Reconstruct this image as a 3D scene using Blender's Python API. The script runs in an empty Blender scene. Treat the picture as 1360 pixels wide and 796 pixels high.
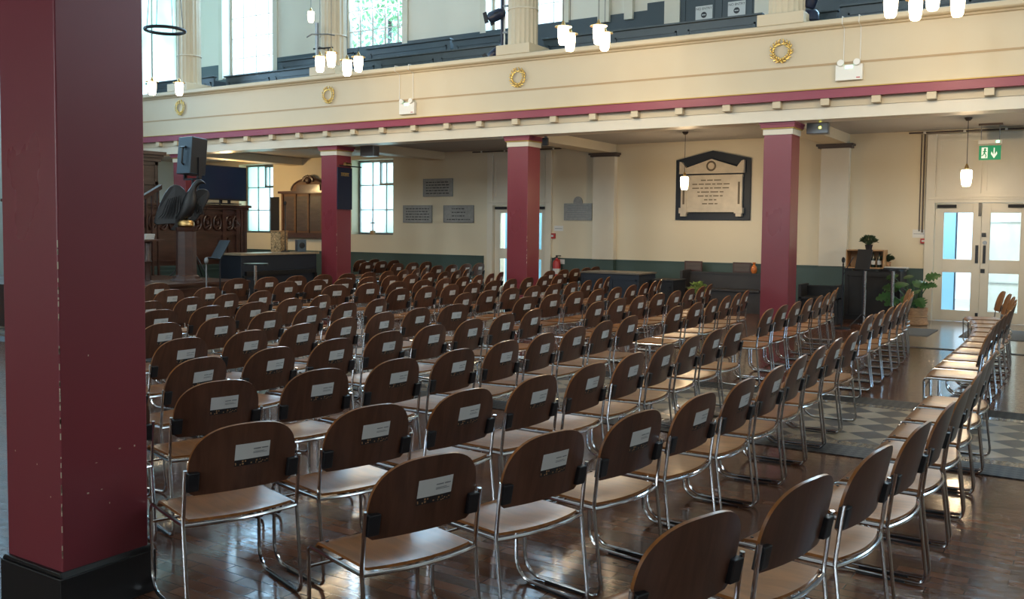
import bpy, bmesh, math, random
from mathutils import Vector, Matrix
random.seed(7)
PI = math.pi
scene = bpy.context.scene
col = scene.collection
D = bpy.data

# ------------------------------------------------------------------ camera
F, CY, YAW, PITCH, ROLL, EYE = 1229.78, 367.58, 0.5670, 0.0525, 0.0097, 1.56
fw = Vector((-math.sin(YAW)*math.cos(PITCH), math.cos(YAW)*math.cos(PITCH), -math.sin(PITCH)))
rt0 = Vector((math.cos(YAW), math.sin(YAW), 0)); up0 = rt0.cross(fw)
rt = rt0*math.cos(ROLL)+up0*math.sin(ROLL); up = -rt0*math.sin(ROLL)+up0*math.cos(ROLL)
cam = D.objects.new('camera', D.cameras.new('camera')); col.objects.link(cam)
M = Matrix((rt, up, -fw)).transposed().to_4x4(); M.translation = (0, 0, EYE)
cam.matrix_world = M
cam.data.sensor_width = 36; cam.data.lens = F/1360*36
cam.data.shift_y = (CY-398)/1360; cam.data.clip_start = .05; cam.data.clip_end = 200
scene.camera = cam
def ray(px, py): return fw+rt*((px-680)/F)-up*((py-CY)/F)
def W(px, py, Y):                       # point of the place seen at a pixel, on the plane y = Y
    d = ray(px, py); t = Y/d.y; return Vector((d.x*t, Y, EYE+d.z*t))
def DP(px, py, dep):                    # the same at a depth
    return Vector((0, 0, EYE))+ray(px, py)*dep
def G(px, py, z):                       # the same on the plane z
    d = ray(px, py); t = (z-EYE)/d.z; return Vector((d.x*t, d.y*t, z))

# ------------------------------------------------------------------ materials
def mat(name, color, rough=.6, metal=0, **k):
    m = D.materials.new(name); m.use_nodes = True
    nt = m.node_tree; b = nt.nodes['Principled BSDF']
    b.inputs['Base Color'].default_value = (*color, 1); b.inputs['Roughness'].default_value = rough
    b.inputs['Metallic'].default_value = metal
    if k.get('coat'): b.inputs['Coat Weight'].default_value = k['coat']; b.inputs['Coat Roughness'].default_value = k.get('coatr', .15)
    if k.get('emit'): b.inputs['Emission Color'].default_value = (*k['emit'], 1); b.inputs['Emission Strength'].default_value = k.get('es', 1)
    if k.get('trans'): b.inputs['Transmission Weight'].default_value = k['trans']
    n = k.get('noise')
    if n:       # (scale xyz, amount, roughness amount)
        tc = nt.nodes.new('ShaderNodeTexCoord'); mp = nt.nodes.new('ShaderNodeMapping'); mp.inputs['Scale'].default_value = n[0]
        no = nt.nodes.new('ShaderNodeTexNoise'); no.inputs['Scale'].default_value = 1; no.inputs['Detail'].default_value = 5
        nt.links.new(tc.outputs['Object'], mp.inputs[0]); nt.links.new(mp.outputs[0], no.inputs['Vector'])
        r = nt.nodes.new('ShaderNodeMapRange'); r.inputs[1].default_value = .25; r.inputs[2].default_value = .75
        r.inputs[3].default_value = 1-n[1]; r.inputs[4].default_value = 1+n[1]
        nt.links.new(no.outputs['Fac'], r.inputs[0])
        mx = nt.nodes.new('ShaderNodeVectorMath'); mx.operation = 'SCALE'; mx.inputs[0].default_value = color
        nt.links.new(r.outputs[0], mx.inputs['Scale']); nt.links.new(mx.outputs[0], b.inputs['Base Color'])
        if len(n) > 2:
            r2 = nt.nodes.new('ShaderNodeMapRange'); r2.inputs[3].default_value = max(.03, rough-n[2]); r2.inputs[4].default_value = rough+n[2]
            r2.inputs[1].default_value = .3; r2.inputs[2].default_value = .7
            nt.links.new(no.outputs['Fac'], r2.inputs[0]); nt.links.new(r2.outputs[0], b.inputs['Roughness'])
    return m
MT = {}
MT['cream'] = mat('cream_wall_paint', (.60, .515, .37), .55, noise=((.6, .6, .6), .05))
MT['wall'] = mat('aisle_wall_paint', (.72, .63, .46), .6, noise=((.5, .5, .5), .05))
MT['upwall'] = mat('upper_wall_paint', (.76, .71, .60), .6, noise=((.5, .5, .5), .04))
MT['white'] = mat('white_gloss_paint', (.70, .64, .52), .35, noise=((2, 2, 2), .05))
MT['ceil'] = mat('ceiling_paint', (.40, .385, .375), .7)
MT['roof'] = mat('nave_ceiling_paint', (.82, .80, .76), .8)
MT['groove'] = mat('groove_shade_colour', (.42, .30, .17), .6)
MT['red'] = mat('burgundy_paint', (.215, .036, .048), .30, noise=((1.5, 1.5, .8), .035, .03))
MT['redband'] = mat('burgundy_band_paint', (.25, .035, .065), .45)
MT['gold'] = mat('gilding', (.75, .50, .14), .35, .8, noise=((30, 30, 30), .3))
MT['goldline'] = mat('gold_line_paint', (.42, .26, .06), .5, .3)
MT['black'] = mat('black_gloss_paint', (.008, .008, .009), .35)
MT['ebony'] = mat('ebonised_wood', (.007, .006, .007), .42)
MT['blackmatt'] = mat('black_matt', (.012, .012, .014), .7)
MT['rubber'] = mat('black_rubber', (.01, .01, .012), .45)
MT['green'] = mat('dark_green_paint', (.050, .085, .075), .5, noise=((1, 1, 1), .1))
MT['slate'] = mat('slate_blue_paint', (.045, .065, .078), .4, noise=((1, 1, 1), .12))
MT['chrome'] = mat('chrome', (.62, .62, .64), .14, 1)
MT['steel'] = mat('grey_metal', (.25, .26, .27), .4, .8)
MT['dkwood'] = mat('dark_oak', (.060, .024, .016), .38, noise=((3, 3, 14), .35, .08), coat=.3)
MT['midwood'] = mat('oak', (.15, .070, .032), .6, noise=((2, 2, 12), .3, .08))
MT['greywood'] = mat('weathered_oak', (.085, .062, .052), .5, noise=((3, 3, 14), .3))
MT['pine'] = mat('pine', (.42, .24, .11), .55, noise=((4, 20, 4), .25))
MT['tabletop'] = mat('pale_worktop', (.34, .27, .18), .35, noise=((3, 10, 3), .2))
MT['slab'] = mat('grey_stone', (.30, .30, .285), .6, noise=((20, 20, 20), .15))
MT['ink'] = mat('engraving', (.045, .045, .05), .7)
MT['marble'] = mat('aged_marble', (.54, .47, .36), .4, noise=((6, 6, 6), .14))
MT['marbleshade'] = mat('engraved_marble', (.13, .10, .065), .6)
MT['navy'] = mat('navy_slate', (.010, .016, .027), .6)
MT['spk'] = mat('speaker_cabinet_paint', (.05, .075, .10), .4)
MT['pblue'] = mat('daylight_blue_wall', (.48, .62, .68), .6)  # blue of the daylight on the end wall, put into its colour
MT['paper'] = mat('white_card', (.62, .62, .60), .6)
MT['whiteplastic'] = mat('white_plastic', (.75, .74, .70), .35)
MT['redplastic'] = mat('red_plastic', (.45, .02, .02), .4)
MT['navyblue'] = mat('dark_blue_lamp_paint', (.008, .014, .04), .35)
MT['screen'] = mat('screen_glass', (.008, .024, .06), .2)
MT['oldpew'] = mat('old_dark_pew_paint', (.032, .027, .026), .5, noise=((3, 3, 3), .2))
MT['worktop'] = mat('grey_brown_worktop', (.15, .125, .095), .4, noise=((3, 10, 3), .2))
MT['leaf'] = mat('leaf', (.035, .10, .03), .4, noise=((9, 9, 9), .35))
MT['leafpale'] = mat('pale_leaf', (.30, .38, .10), .5, noise=((9, 9, 9), .4))
MT['herb'] = mat('grey_green_leaf', (.06, .10, .05), .6, noise=((30, 30, 30), .4))
MT['basket'] = mat('woven_basket', (.36, .20, .10), .7, noise=((20, 20, 60), .3))
MT['soil'] = mat('soil', (.02, .013, .01), .9)
MT['pattern'] = mat('patterned_fabric', (.42, .28, .14), .7, noise=((28, 28, 28), .95))
MT['bottleglass'] = mat('dark_bottle_glass', (.01, .02, .012), .08)
MT['orange'] = mat('orange_glass', (.6, .17, .04), .3)
MT['signgreen'] = mat('exit_green', (.01, .16, .07), .4, emit=(.01, .22, .09), es=.5)
MT['signwhite'] = mat('exit_white', (.8, .85, .8), .5, emit=(.7, .8, .7), es=.4)
MT['led'] = mat('green_led', (.1, .8, .4), .4, emit=(.2, 1, .55), es=5)
MT['ledyellow'] = mat('yellow_led', (.8, .8, .1), .4, emit=(.9, .9, .1), es=5)
MT['shade'] = mat('lit_opal_glass', (.9, .85, .75), .3, emit=(1, .80, .50), es=9)
MT['brass'] = mat('brass', (.62, .40, .16), .28, 1)
MT['iron'] = mat('dark_iron', (.03, .03, .035), .5, .6)
MT['stonepale'] = mat('porch_stone', (.62, .60, .56), .8, noise=((5, 5, 2), .12))
MT['bluedoor'] = mat('pale_blue_paint', (.20, .42, .58), .5)
MT['foliage'] = mat('tree_leaves', (.34, .62, .34), .6, noise=((6, 6, 6), .4))
MT['mat'] = mat('doormat', (.10, .11, .12), .9, noise=((60, 60, 60), .3))
# window glass: lets light straight through, with a faint reflection
def glass(name, tint, frost=0.0):
    m = D.materials.new(name); m.use_nodes = True; nt = m.node_tree
    for n in list(nt.nodes): nt.nodes.remove(n)
    o = nt.nodes.new('ShaderNodeOutputMaterial'); t = nt.nodes.new('ShaderNodeBsdfTransparent'); g = nt.nodes.new('ShaderNodeBsdfGlossy')
    t.inputs[0].default_value = (*tint, 1); g.inputs['Roughness'].default_value = .05
    mx = nt.nodes.new('ShaderNodeMixShader'); fr = nt.nodes.new('ShaderNodeFresnel'); fr.inputs[0].default_value = 1.25
    nt.links.new(fr.outputs[0], mx.inputs[0]); nt.links.new(t.outputs[0], mx.inputs[1]); nt.links.new(g.outputs[0], mx.inputs[2])
    last = mx
    if frost:
        tr = nt.nodes.new('ShaderNodeBsdfTranslucent'); tr.inputs[0].default_value = (*tint, 1)
        m2 = nt.nodes.new('ShaderNodeMixShader'); m2.inputs[0].default_value = frost
        nt.links.new(mx.outputs[0], m2.inputs[1]); nt.links.new(tr.outputs[0], m2.inputs[2]); last = m2
    nt.links.new(last.outputs[0], o.inputs[0]); return m
MT['glass'] = glass('window_glass', (.93, .97, .97))
MT['frost'] = glass('frosted_window_glass', (.84, .96, .93), .4)
fm = MT['frost'].node_tree; fn = fm.nodes.new('ShaderNodeTexNoise'); fn.inputs['Scale'].default_value = .9; ft = fm.nodes.new('ShaderNodeTexCoord'); fr_ = fm.nodes.new('ShaderNodeValToRGB')
fr_.color_ramp.elements[0].position = .30; fr_.color_ramp.elements[0].color = (.66, .90, .80, 1); fr_.color_ramp.elements[1].position = .66; fr_.color_ramp.elements[1].color = (.92, .97, .96, 1)
fm.links.new(ft.outputs['Object'], fn.inputs['Vector']); fm.links.new(fn.outputs['Fac'], fr_.inputs[0])
for n_ in fm.nodes:
    if n_.type in ('BSDF_TRANSPARENT', 'BSDF_TRANSLUCENT'): fm.links.new(fr_.outputs[0], n_.inputs[0])

def plywood(name, c, rough=.25):
    m = D.materials.new(name); m.use_nodes = True; nt = m.node_tree; b = nt.nodes['Principled BSDF']
    tc = nt.nodes.new('ShaderNodeTexCoord'); oi = nt.nodes.new('ShaderNodeObjectInfo')
    ad = nt.nodes.new('ShaderNodeVectorMath'); ad.operation = 'ADD'
    sc_ = nt.nodes.new('ShaderNodeVectorMath'); sc_.operation = 'SCALE'; sc_.inputs[0].default_value = (9, 7, 5)
    nt.links.new(oi.outputs['Random'], sc_.inputs['Scale']); nt.links.new(tc.outputs['Object'], ad.inputs[0]); nt.links.new(sc_.outputs[0], ad.inputs[1])
    mp = nt.nodes.new('ShaderNodeMapping'); mp.inputs['Scale'].default_value = (3.5, 22, 3.5)
    nt.links.new(ad.outputs[0], mp.inputs[0])
    no = nt.nodes.new('ShaderNodeTexNoise'); no.inputs['Scale'].default_value = 1; no.inputs['Detail'].default_value = 4; no.inputs['Distortion'].default_value = .8
    nt.links.new(mp.outputs[0], no.inputs['Vector'])
    r = nt.nodes.new('ShaderNodeMapRange'); r.inputs[1].default_value = .3; r.inputs[2].default_value = .7; r.inputs[3].default_value = .72; r.inputs[4].default_value = 1.22
    nt.links.new(no.outputs['Fac'], r.inputs[0])
    r3 = nt.nodes.new('ShaderNodeMapRange'); r3.inputs[3].default_value = .86; r3.inputs[4].default_value = 1.14; nt.links.new(oi.outputs['Random'], r3.inputs[0])
    mu = nt.nodes.new('ShaderNodeMath'); mu.operation = 'MULTIPLY'; nt.links.new(r.outputs[0], mu.inputs[0]); nt.links.new(r3.outputs[0], mu.inputs[1])
    v = nt.nodes.new('ShaderNodeVectorMath'); v.operation = 'SCALE'; v.inputs[0].default_value = c
    nt.links.new(mu.outputs[0], v.inputs['Scale']); nt.links.new(v.outputs[0], b.inputs['Base Color'])
    b.inputs['Roughness'].default_value = rough; b.inputs['Coat Weight'].default_value = .05; b.inputs['Coat Roughness'].default_value = .15; b.inputs['Specular IOR Level'].default_value = .34
    return m
MT['ply'] = plywood('lacquered_plywood', (.285, .108, .030), .30)
MT['plyback'] = plywood('shaded_plywood', (.100, .043, .026), .32)  # same plywood as the seats, with the backs' shade put into the colour

def floor_mat():
    m = D.materials.new('worn_parquet'); m.use_nodes = True; nt = m.node_tree; b = nt.nodes['Principled BSDF']; N = nt.nodes.new; L = nt.links.new
    tc = N('ShaderNodeTexCoord'); mp = N('ShaderNodeMapping'); mp.inputs['Rotation'].default_value = (0, 0, .0); L(tc.outputs['Object'], mp.inputs[0])
    br = N('ShaderNodeTexBrick'); L(mp.outputs[0], br.inputs['Vector'])
    br.inputs['Scale'].default_value = 1; br.inputs['Brick Width'].default_value = .30; br.inputs['Row Height'].default_value = .075
    br.inputs['Mortar Size'].default_value = .0025; br.inputs['Mortar Smooth'].default_value = .4; br.inputs['Bias'].default_value = -.1
    br.inputs['Color1'].default_value = (.185, .070, .034, 1); br.inputs['Color2'].default_value = (.090, .038, .022, 1); br.inputs['Mortar'].default_value = (.018, .010, .008, 1)
    no = N('ShaderNodeTexNoise'); no.inputs['Scale'].default_value = 1.3; no.inputs['Detail'].default_value = 7; no.inputs['Roughness'].default_value = .65; L(tc.outputs['Object'], no.inputs['Vector'])
    r = N('ShaderNodeMapRange'); r.inputs[1].default_value = .3; r.inputs[2].default_value = .7; r.inputs[3].default_value = .6; r.inputs[4].default_value = 1.4; L(no.outputs['Fac'], r.inputs[0])
    v = N('ShaderNodeVectorMath'); v.operation = 'SCALE'; L(br.outputs['Color'], v.inputs[0]); L(r.outputs[0], v.inputs['Scale']); L(v.outputs[0], b.inputs['Base Color'])
    n2 = N('ShaderNodeTexNoise'); n2.inputs['Scale'].default_value = 22; n2.inputs['Detail'].default_value = 6; L(tc.outputs['Object'], n2.inputs['Vector'])
    r2 = N('ShaderNodeMapRange'); r2.inputs[1].default_value = .3; r2.inputs[2].default_value = .7; r2.inputs[3].default_value = .10; r2.inputs[4].default_value = .24; L(n2.outputs['Fac'], r2.inputs[0]); L(r2.outputs[0], b.inputs['Roughness'])
    bu = N('ShaderNodeBump'); bu.inputs['Strength'].default_value = .25; bu.inputs['Distance'].default_value = .002
    mx = N('ShaderNodeMath'); mx.operation = 'MULTIPLY_ADD'; mx.inputs[1].default_value = -1.0; L(br.outputs['Fac'], mx.inputs[0])
    n3 = N('ShaderNodeTexNoise'); n3.inputs['Scale'].default_value = 1; n3.inputs['Detail'].default_value = 3; m3 = N('ShaderNodeMapping'); m3.inputs['Scale'].default_value = (14, 60, 1); L(tc.outputs['Object'], m3.inputs[0]); L(m3.outputs[0], n3.inputs['Vector']); L(n3.outputs['Fac'], mx.inputs[2]); L(mx.outputs[0], bu.inputs['Height']); L(bu.outputs[0], b.inputs['Normal'])
    b.inputs['Specular IOR Level'].default_value = .6
    return m
MT['floor'] = floor_mat()
def tile_mat():
    m = D.materials.new('diamond_tiles'); m.use_nodes = True; nt = m.node_tree; b = nt.nodes['Principled BSDF']; N = nt.nodes.new; L = nt.links.new
    tc = N('ShaderNodeTexCoord'); mp = N('ShaderNodeMapping'); mp.inputs['Rotation'].default_value = (0, 0, PI/4); L(tc.outputs['Object'], mp.inputs[0])
    ck = N('ShaderNodeTexChecker'); ck.inputs['Scale'].default_value = 4.4; L(mp.outputs[0], ck.inputs['Vector'])
    ck.inputs['Color1'].default_value = (.36, .28, .19, 1); ck.inputs['Color2'].default_value = (.06, .054, .052, 1)
    no = N('ShaderNodeTexNoise'); no.inputs['Scale'].default_value = 5; no.inputs['Detail'].default_value = 6; L(tc.outputs['Object'], no.inputs['Vector'])
    r = N('ShaderNodeMapRange'); r.inputs[3].default_value = .7; r.inputs[4].default_value = 1.25; L(no.outputs['Fac'], r.inputs[0])
    v = N('ShaderNodeVectorMath'); v.operation = 'SCALE'; L(ck.outputs['Color'], v.inputs[0]); L(r.outputs[0], v.inputs['Scale']); L(v.outputs[0], b.inputs['Base Color'])
    b.inputs['Roughness'].default_value = .32
    return m
MT['tile'] = tile_mat()
def border_mat():
    m = D.materials.new('border_tiles'); m.use_nodes = True; nt = m.node_tree; b = nt.nodes['Principled BSDF']; N = nt.nodes.new; L = nt.links.new
    tc = N('ShaderNodeTexCoord'); mp = N('ShaderNodeMapping'); mp.inputs['Rotation'].default_value = (0, 0, PI/4); L(tc.outputs['Object'], mp.inputs[0])
    ck = N('ShaderNodeTexChecker'); ck.inputs['Scale'].default_value = 28; L(mp.outputs[0], ck.inputs['Vector'])
    ck.inputs['Color1'].default_value = (.33, .26, .19, 1); ck.inputs['Color2'].default_value = (.16, .13, .11, 1); L(ck.outputs['Color'], b.inputs['Base Color'])
    b.inputs['Roughness'].default_value = .2; return m
MT['border'] = border_mat()
def grate_mat():
    m = D.materials.new('cast_iron_lattice'); m.use_nodes = True; nt = m.node_tree; b = nt.nodes['Principled BSDF']; N = nt.nodes.new; L = nt.links.new
    tc = N('ShaderNodeTexCoord'); mp = N('ShaderNodeMapping'); mp.inputs['Scale'].default_value = (1, 1, 1); mp.inputs['Rotation'].default_value = (0, 0, PI/4); L(tc.outputs['Object'], mp.inputs[0])
    ck = N('ShaderNodeTexChecker'); ck.inputs['Scale'].default_value = 22; L(mp.outputs[0], ck.inputs['Vector'])
    ck.inputs['Color1'].default_value = (.006, .006, .007, 1); ck.inputs['Color2'].default_value = (.035, .032, .03, 1); L(ck.outputs['Color'], b.inputs['Base Color'])
    r = N('ShaderNodeMapRange'); r.inputs[3].default_value = .9; r.inputs[4].default_value = .3; L(ck.outputs['Fac'], r.inputs[0]); b.inputs['Roughness'].default_value = .6
    bu = N('ShaderNodeBump'); bu.inputs['Distance'].default_value = .01; L(ck.outputs['Fac'], bu.inputs['Height']); L(bu.outputs[0], b.inputs['Normal'])
    return m
MT['grate'] = grate_mat()

# ------------------------------------------------------------------ mesh helpers
class MB:
    def __init__(s): s.v = []; s.f = []; s.sm = []
    def add(s, vs, fs, smooth=False, mx=None):
        o = len(s.v)
        for p in vs: s.v.append((mx @ Vector(p)) if mx else Vector(p))
        for f in fs: s.f.append([i+o for i in f]); s.sm.append(smooth)
        return s
    def box(s, x0, x1, y0, y1, z0, z1, mx=None):
        if x1 < x0: x0, x1 = x1, x0
        if y1 < y0: y0, y1 = y1, y0
        if z1 < z0: z0, z1 = z1, z0
        return s.add([(x0, y0, z0), (x1, y0, z0), (x1, y1, z0), (x0, y1, z0), (x0, y0, z1), (x1, y0, z1), (x1, y1, z1), (x0, y1, z1)],
                     [(0, 3, 2, 1), (4, 5, 6, 7), (0, 1, 5, 4), (1, 2, 6, 5), (2, 3, 7, 6), (3, 0, 4, 7)], False, mx)
    def tube(s, pts, r, n=8, closed=False, mx=None, cap=True):
        pts = [Vector(p) for p in pts]; vs = []; fs = []; m = len(pts); prev = None
        for i, p in enumerate(pts):
            a = pts[(i-1) % m] if (closed or i > 0) else p; b = pts[(i+1) % m] if (closed or i < m-1) else p
            t = (b-a).normalized()
            if prev is None:
                u = t.cross(Vector((0, 0, 1)))
                if u.length < .1: u = t.cross(Vector((0, 1, 0)))
            else: u = prev-t*prev.dot(t)
            u.normalize(); prev = u; w = t.cross(u)
            rr = r[i] if isinstance(r, (list, tuple)) else r
            for k in range(n):
                a_ = 2*PI*k/n; vs.append(p+u*math.cos(a_)*rr+w*math.sin(a_)*rr)
        for i in range(m if closed else m-1):
            j = (i+1) % m
            for k in range(n): fs.append((i*n+k, i*n+(k+1) % n, j*n+(k+1) % n, j*n+k))
        if cap and not closed: fs.append(tuple(range(n))[::-1]); fs.append(tuple((m-1)*n+k for k in range(n)))
        return s.add(vs, fs, True, mx)
    def lathe(s, prof, n=20, c=(0, 0, 0), mx=None, sy=1, smooth=True):
        vs = []; fs = []; m = len(prof)
        for r, z in prof:
            for k in range(n): a = 2*PI*k/n; vs.append((c[0]+r*math.cos(a), c[1]+r*sy*math.sin(a), c[2]+z))
        for i in range(m-1):
            for k in range(n): fs.append((i*n+k, i*n+(k+1) % n, (i+1)*n+(k+1) % n, (i+1)*n+k))
        fs.append(tuple(range(n))[::-1]); fs.append(tuple((m-1)*n+k for k in range(n)))
        return s.add(vs, fs, smooth, mx)
    def prism(s, poly, axis, a, b, mx=None):   # poly in the two other axes
        n = len(poly); vs = []
        for t in (a, b):
            for p, q in poly:
                vs.append((t, p, q) if axis == 'x' else (p, t, q) if axis == 'y' else (p, q, t))
        fs = [tuple(range(n))[::-1], tuple(range(n, 2*n))]+[(i, (i+1) % n, (i+1) % n+n, i+n) for i in range(n)]
        return s.add(vs, fs, False, mx)
    def ball(s, c, r, n=12, mx=None):
        rx, ry, rz = r if isinstance(r, tuple) else (r, r, r); vs = []; fs = []; m = n//2
        for i in range(m+1):
            t = PI*i/m
            for k in range(n): a = 2*PI*k/n; vs.append((c[0]+rx*math.sin(t)*math.cos(a), c[1]+ry*math.sin(t)*math.sin(a), c[2]+rz*math.cos(t)))
        for i in range(m):
            for k in range(n): fs.append((i*n+k, (i+1)*n+k, (i+1)*n+(k+1) % n, i*n+(k+1) % n))
        return s.add(vs, fs, True, mx)
    def build(s, name, m, parent=None, bevel=0, loc=None, rz=0):
        me = D.meshes.new(name); me.from_pydata([tuple(v) for v in s.v], [], s.f); me.update()
        bm = bmesh.new(); bm.from_mesh(me); bmesh.ops.remove_doubles(bm, verts=bm.verts, dist=1e-5)
        bmesh.ops.recalc_face_normals(bm, faces=bm.faces); bm.to_mesh(me); bm.free()
        if any(s.sm):
            for p in me.polygons: p.use_smooth = True
            try: me.set_sharp_from_angle(angle=math.radians(38))
            except Exception: pass
        me.materials.append(MT[m] if isinstance(m, str) else m)
        o = D.objects.new(name, me); col.objects.link(o)
        if parent: o.parent = parent
        if loc is not None: o.location = loc
        if rz: o.rotation_euler.z = rz
        if bevel:
            bv = o.modifiers.new('bevel', 'BEVEL'); bv.width = bevel; bv.segments = 2; bv.limit_method = 'ANGLE'
        return o
def tag(o, label=None, cat=None, group=None, kind=None):
    if label: o['label'] = label
    if cat: o['category'] = cat
    if group: o['group'] = group
    if kind: o['kind'] = kind
    return o
def struct(o): o['kind'] = 'structure'; return o
def thing(name, label, cat, loc=(0, 0, 0), rz=0, group=None):
    o = D.objects.new(name, None); col.objects.link(o); o.location = loc; o.rotation_euler.z = rz
    o.empty_display_size = .2
    return tag(o, label, cat, group)
def bx(*a, **k): return MB().box(*a, **k)
def copy_thing(root, loc, rz, label=None, group=None, skip=()):
    r = root.copy(); col.objects.link(r); r.location = loc; r.rotation_euler.z = rz
    if label: r['label'] = label
    if group: r['group'] = group
    for ch in list(root.children):
        if ch.name.split('.')[0] in skip: continue
        c = ch.copy(); col.objects.link(c); c.parent = r
        for g in list(ch.children):
            if g.name.split('.')[0] in skip: continue
            d = g.copy(); col.objects.link(d); d.parent = c
    return r
ORD = ['first', 'second', 'third', 'fourth', 'fifth', 'sixth', 'seventh', 'eighth', 'ninth', 'tenth', 'eleventh', 'twelfth', 'thirteenth']

# ------------------------------------------------------------------ the shell
YW, YF = 17.75, 13.9                 # far wall, gallery front
XL, XR, YB = -22.3, 6.5, -3.5
ZS, ZG, ZT = 3.34, 3.52, 10.2
struct(bx(XL-.4, XR+.4, YB-.4, YW+.45, -.12, 0).build('floor', 'floor'))
struct(bx(XL, XR, 7.02, 8.62, 0, .004).build('floor_tiles', 'tile'))
t = struct(bx(XL, XR, 6.92, 7.06, 0, .006).build('trim_1', 'border')); struct(bx(XL, XR, 8.58, 8.70, 0, .006).build('trim_2', 'border'))
struct(bx(XL, XR, 6.60, 6.92, 0, .007).build('trim_3', 'grate')); struct(bx(XL, XR, 8.70, 9.03, 0, .007).build('trim_4', 'grate'))
struct(bx(-3.6, XR, 13.38, 13.5, 0, .006).build('trim_5', 'grate'))
struct(bx(-2.9, XR, 13.5, YW, 0, .004).build('trim_6', 'border'))

def wall_with_holes(name, m, x0, x1, z0, z1, y0, y1, holes, axis='x'):
    mb = MB(); xs = sorted({x0, x1, *[h[0] for h in holes], *[h[1] for h in holes]})
    for a, b in zip(xs, xs[1:]):
        c = (a+b)/2; hs = sorted([h for h in holes if h[0] < c < h[1]], key=lambda h: h[2]); z = z0
        for h in hs:
            if h[2] > z+1e-4: mb.box(a, b, y0, y1, z, h[2]) if axis == 'x' else mb.box(y0, y1, a, b, z, h[2])
            z = max(z, h[3])
        if z < z1-1e-4: mb.box(a, b, y0, y1, z, z1) if axis == 'x' else mb.box(y0, y1, a, b, z, z1)
    return struct(mb.build(name, m))
# openings of the far wall: (x0, x1, z0, z1)
LW = [(-16.17, -14.80, 1.36, 3.24), (-20.35, -19.0, 1.36, 3.24), (1.0, 2.4, 1.36, 3.24)]
DR = [(-11.81, -10.41, 0, 2.07), (-2.50, -1.03, 0, 2.07)]
UW = [(-20.95, -18.95, 5.68, 9.6), (-16.55, -14.5, 6.02, 9.6), (-12.05, -10.05, 6.06, 9.6), (-3.3, -1.3, 6.06, 9.6), (1.4, 3.4, 6.06, 9.6)]
wall_with_holes('wall_far', 'wall', XL, XR, 0, ZS, YW, YW+.45, LW+DR)
wall_with_holes('wall_far_upper', 'upwall', XL, XR, ZS, ZT, YW, YW+.45, UW)
EW = [(7.5, 11.5, 4.6, 9.0), (15.75, 17.45, 4.75, 9.2)]
wall_with_holes('wall_left', 'pblue', YB, YW+.45, 0, ZT, XL-.4, XL, EW, axis='y')
RW = [(9.0, 12.0, 4.2, 9.2), (3.0, 6.0, 4.2, 9.2), (15.0, 16.6, 1.0, 3.2)]
wall_with_holes('wall_right', 'upwall', YB, YW+.45, 0, ZT, XR, XR+.4, RW, axis='y')
BW = [(x, x+2.0, 5.0, 9.4) for x in (-18.6, -14, -9.4, -4.8, -.2)]+[(x, x+1.4, 1.3, 3.1) for x in (-13.6, -9, -4.4, .2)]  # low row unseen, added to brighten the camera side of the near column
wall_with_holes('wall_back', 'wall', XL, XR, 0, ZT, YB-.4, YB, BW)
struct(bx(XL-.4, XR+.4, YB-.4, YW+.45, ZT, ZT+.2).build('ceiling', 'roof'))

# far gallery: soffit, slab, front
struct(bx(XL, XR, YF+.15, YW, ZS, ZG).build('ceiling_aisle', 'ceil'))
struct(bx(XL, XR, YF, YF+.4, 3.19, ZS+.02).build('trim_7', 'white'))
struct(bx(XL, XR, YF-.015, YF+.3, 3.36, 3.56).build('trim_8', 'cream'))
band = struct(bx(XL, XR, YF-.13, YF+.2, 3.475, 3.60).build('trim_9', 'redband'))
struct(bx(XL, XR, YF-.15, YF+.2, 3.60, 3.615).build('trim_10', 'goldline'))
# front panel: lower and upper fields with a groove between them
g = MB(); g.box(XL, XR, YF-.03, YF+.15, 3.615, 3.955); g.box(XL, XR, YF-.06, YF+.15, 3.615, 3.65); g.box(XL, XR, YF, YF+.15, 3.955, 3.985); g.box(XL, XR, YF-.03, YF+.15, 3.985, 4.48)
struct(g.build('wall_gallery_front', 'cream'))
struct(bx(XL, XR, YF-.037, YF-.0295, 3.955, 3.985).build('trim_11', 'groove'))  # darker strip over the groove, its shade put into the colour
g = MB(); g.prism([(YF-.03, 4.46), (YF-.07, 4.47), (YF-.08, 4.49), (YF-.15, 4.50), (YF-.17, 4.52), (YF-.17, 4.575), (YF-.15, 4.59), (YF+.35, 4.59), (YF+.35, 4.5), (YF+.1, 4.46)], 'x', XL, XR)
struct(g.build('trim_12', 'cream'))
# dentil blocks on the fascia, under the red band
DX = [211, 235, 264.5, 296, 328, 361.5, 397, 433.5, 470, 508, 550, 594, 637.5, 685, 735.5, 788, 843.5, 902.5, 965.5, 1032, 1096, 1164, 1237.5, 1314]
blocks = [W(x, 145-(x-1032)*.058, YF-.07).x for x in DX]
stp = (blocks[-1]-blocks[0])/(len(blocks)-1)
for i in range(-3, len(blocks)+5):
    x = blocks[i] if 0 <= i < len(blocks) else (blocks[0]+i*stp if i < 0 else blocks[-1]+(i-len(blocks)+1)*stp)
    bx(x-.062, x+.062, YF-.115, YF, 3.372, 3.475).build('bracket_block', 'cream', band, bevel=.006)

# the near gallery the camera stands under
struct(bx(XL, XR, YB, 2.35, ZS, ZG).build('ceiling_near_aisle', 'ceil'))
struct(bx(XL, XR, 2.05, 2.35, 3.19, ZS).build('trim_13', 'white'))
struct(bx(XL, XR, 2.35, 2.5, 3.30, 4.55).build('wall_near_gallery_front', 'cream'))

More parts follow.
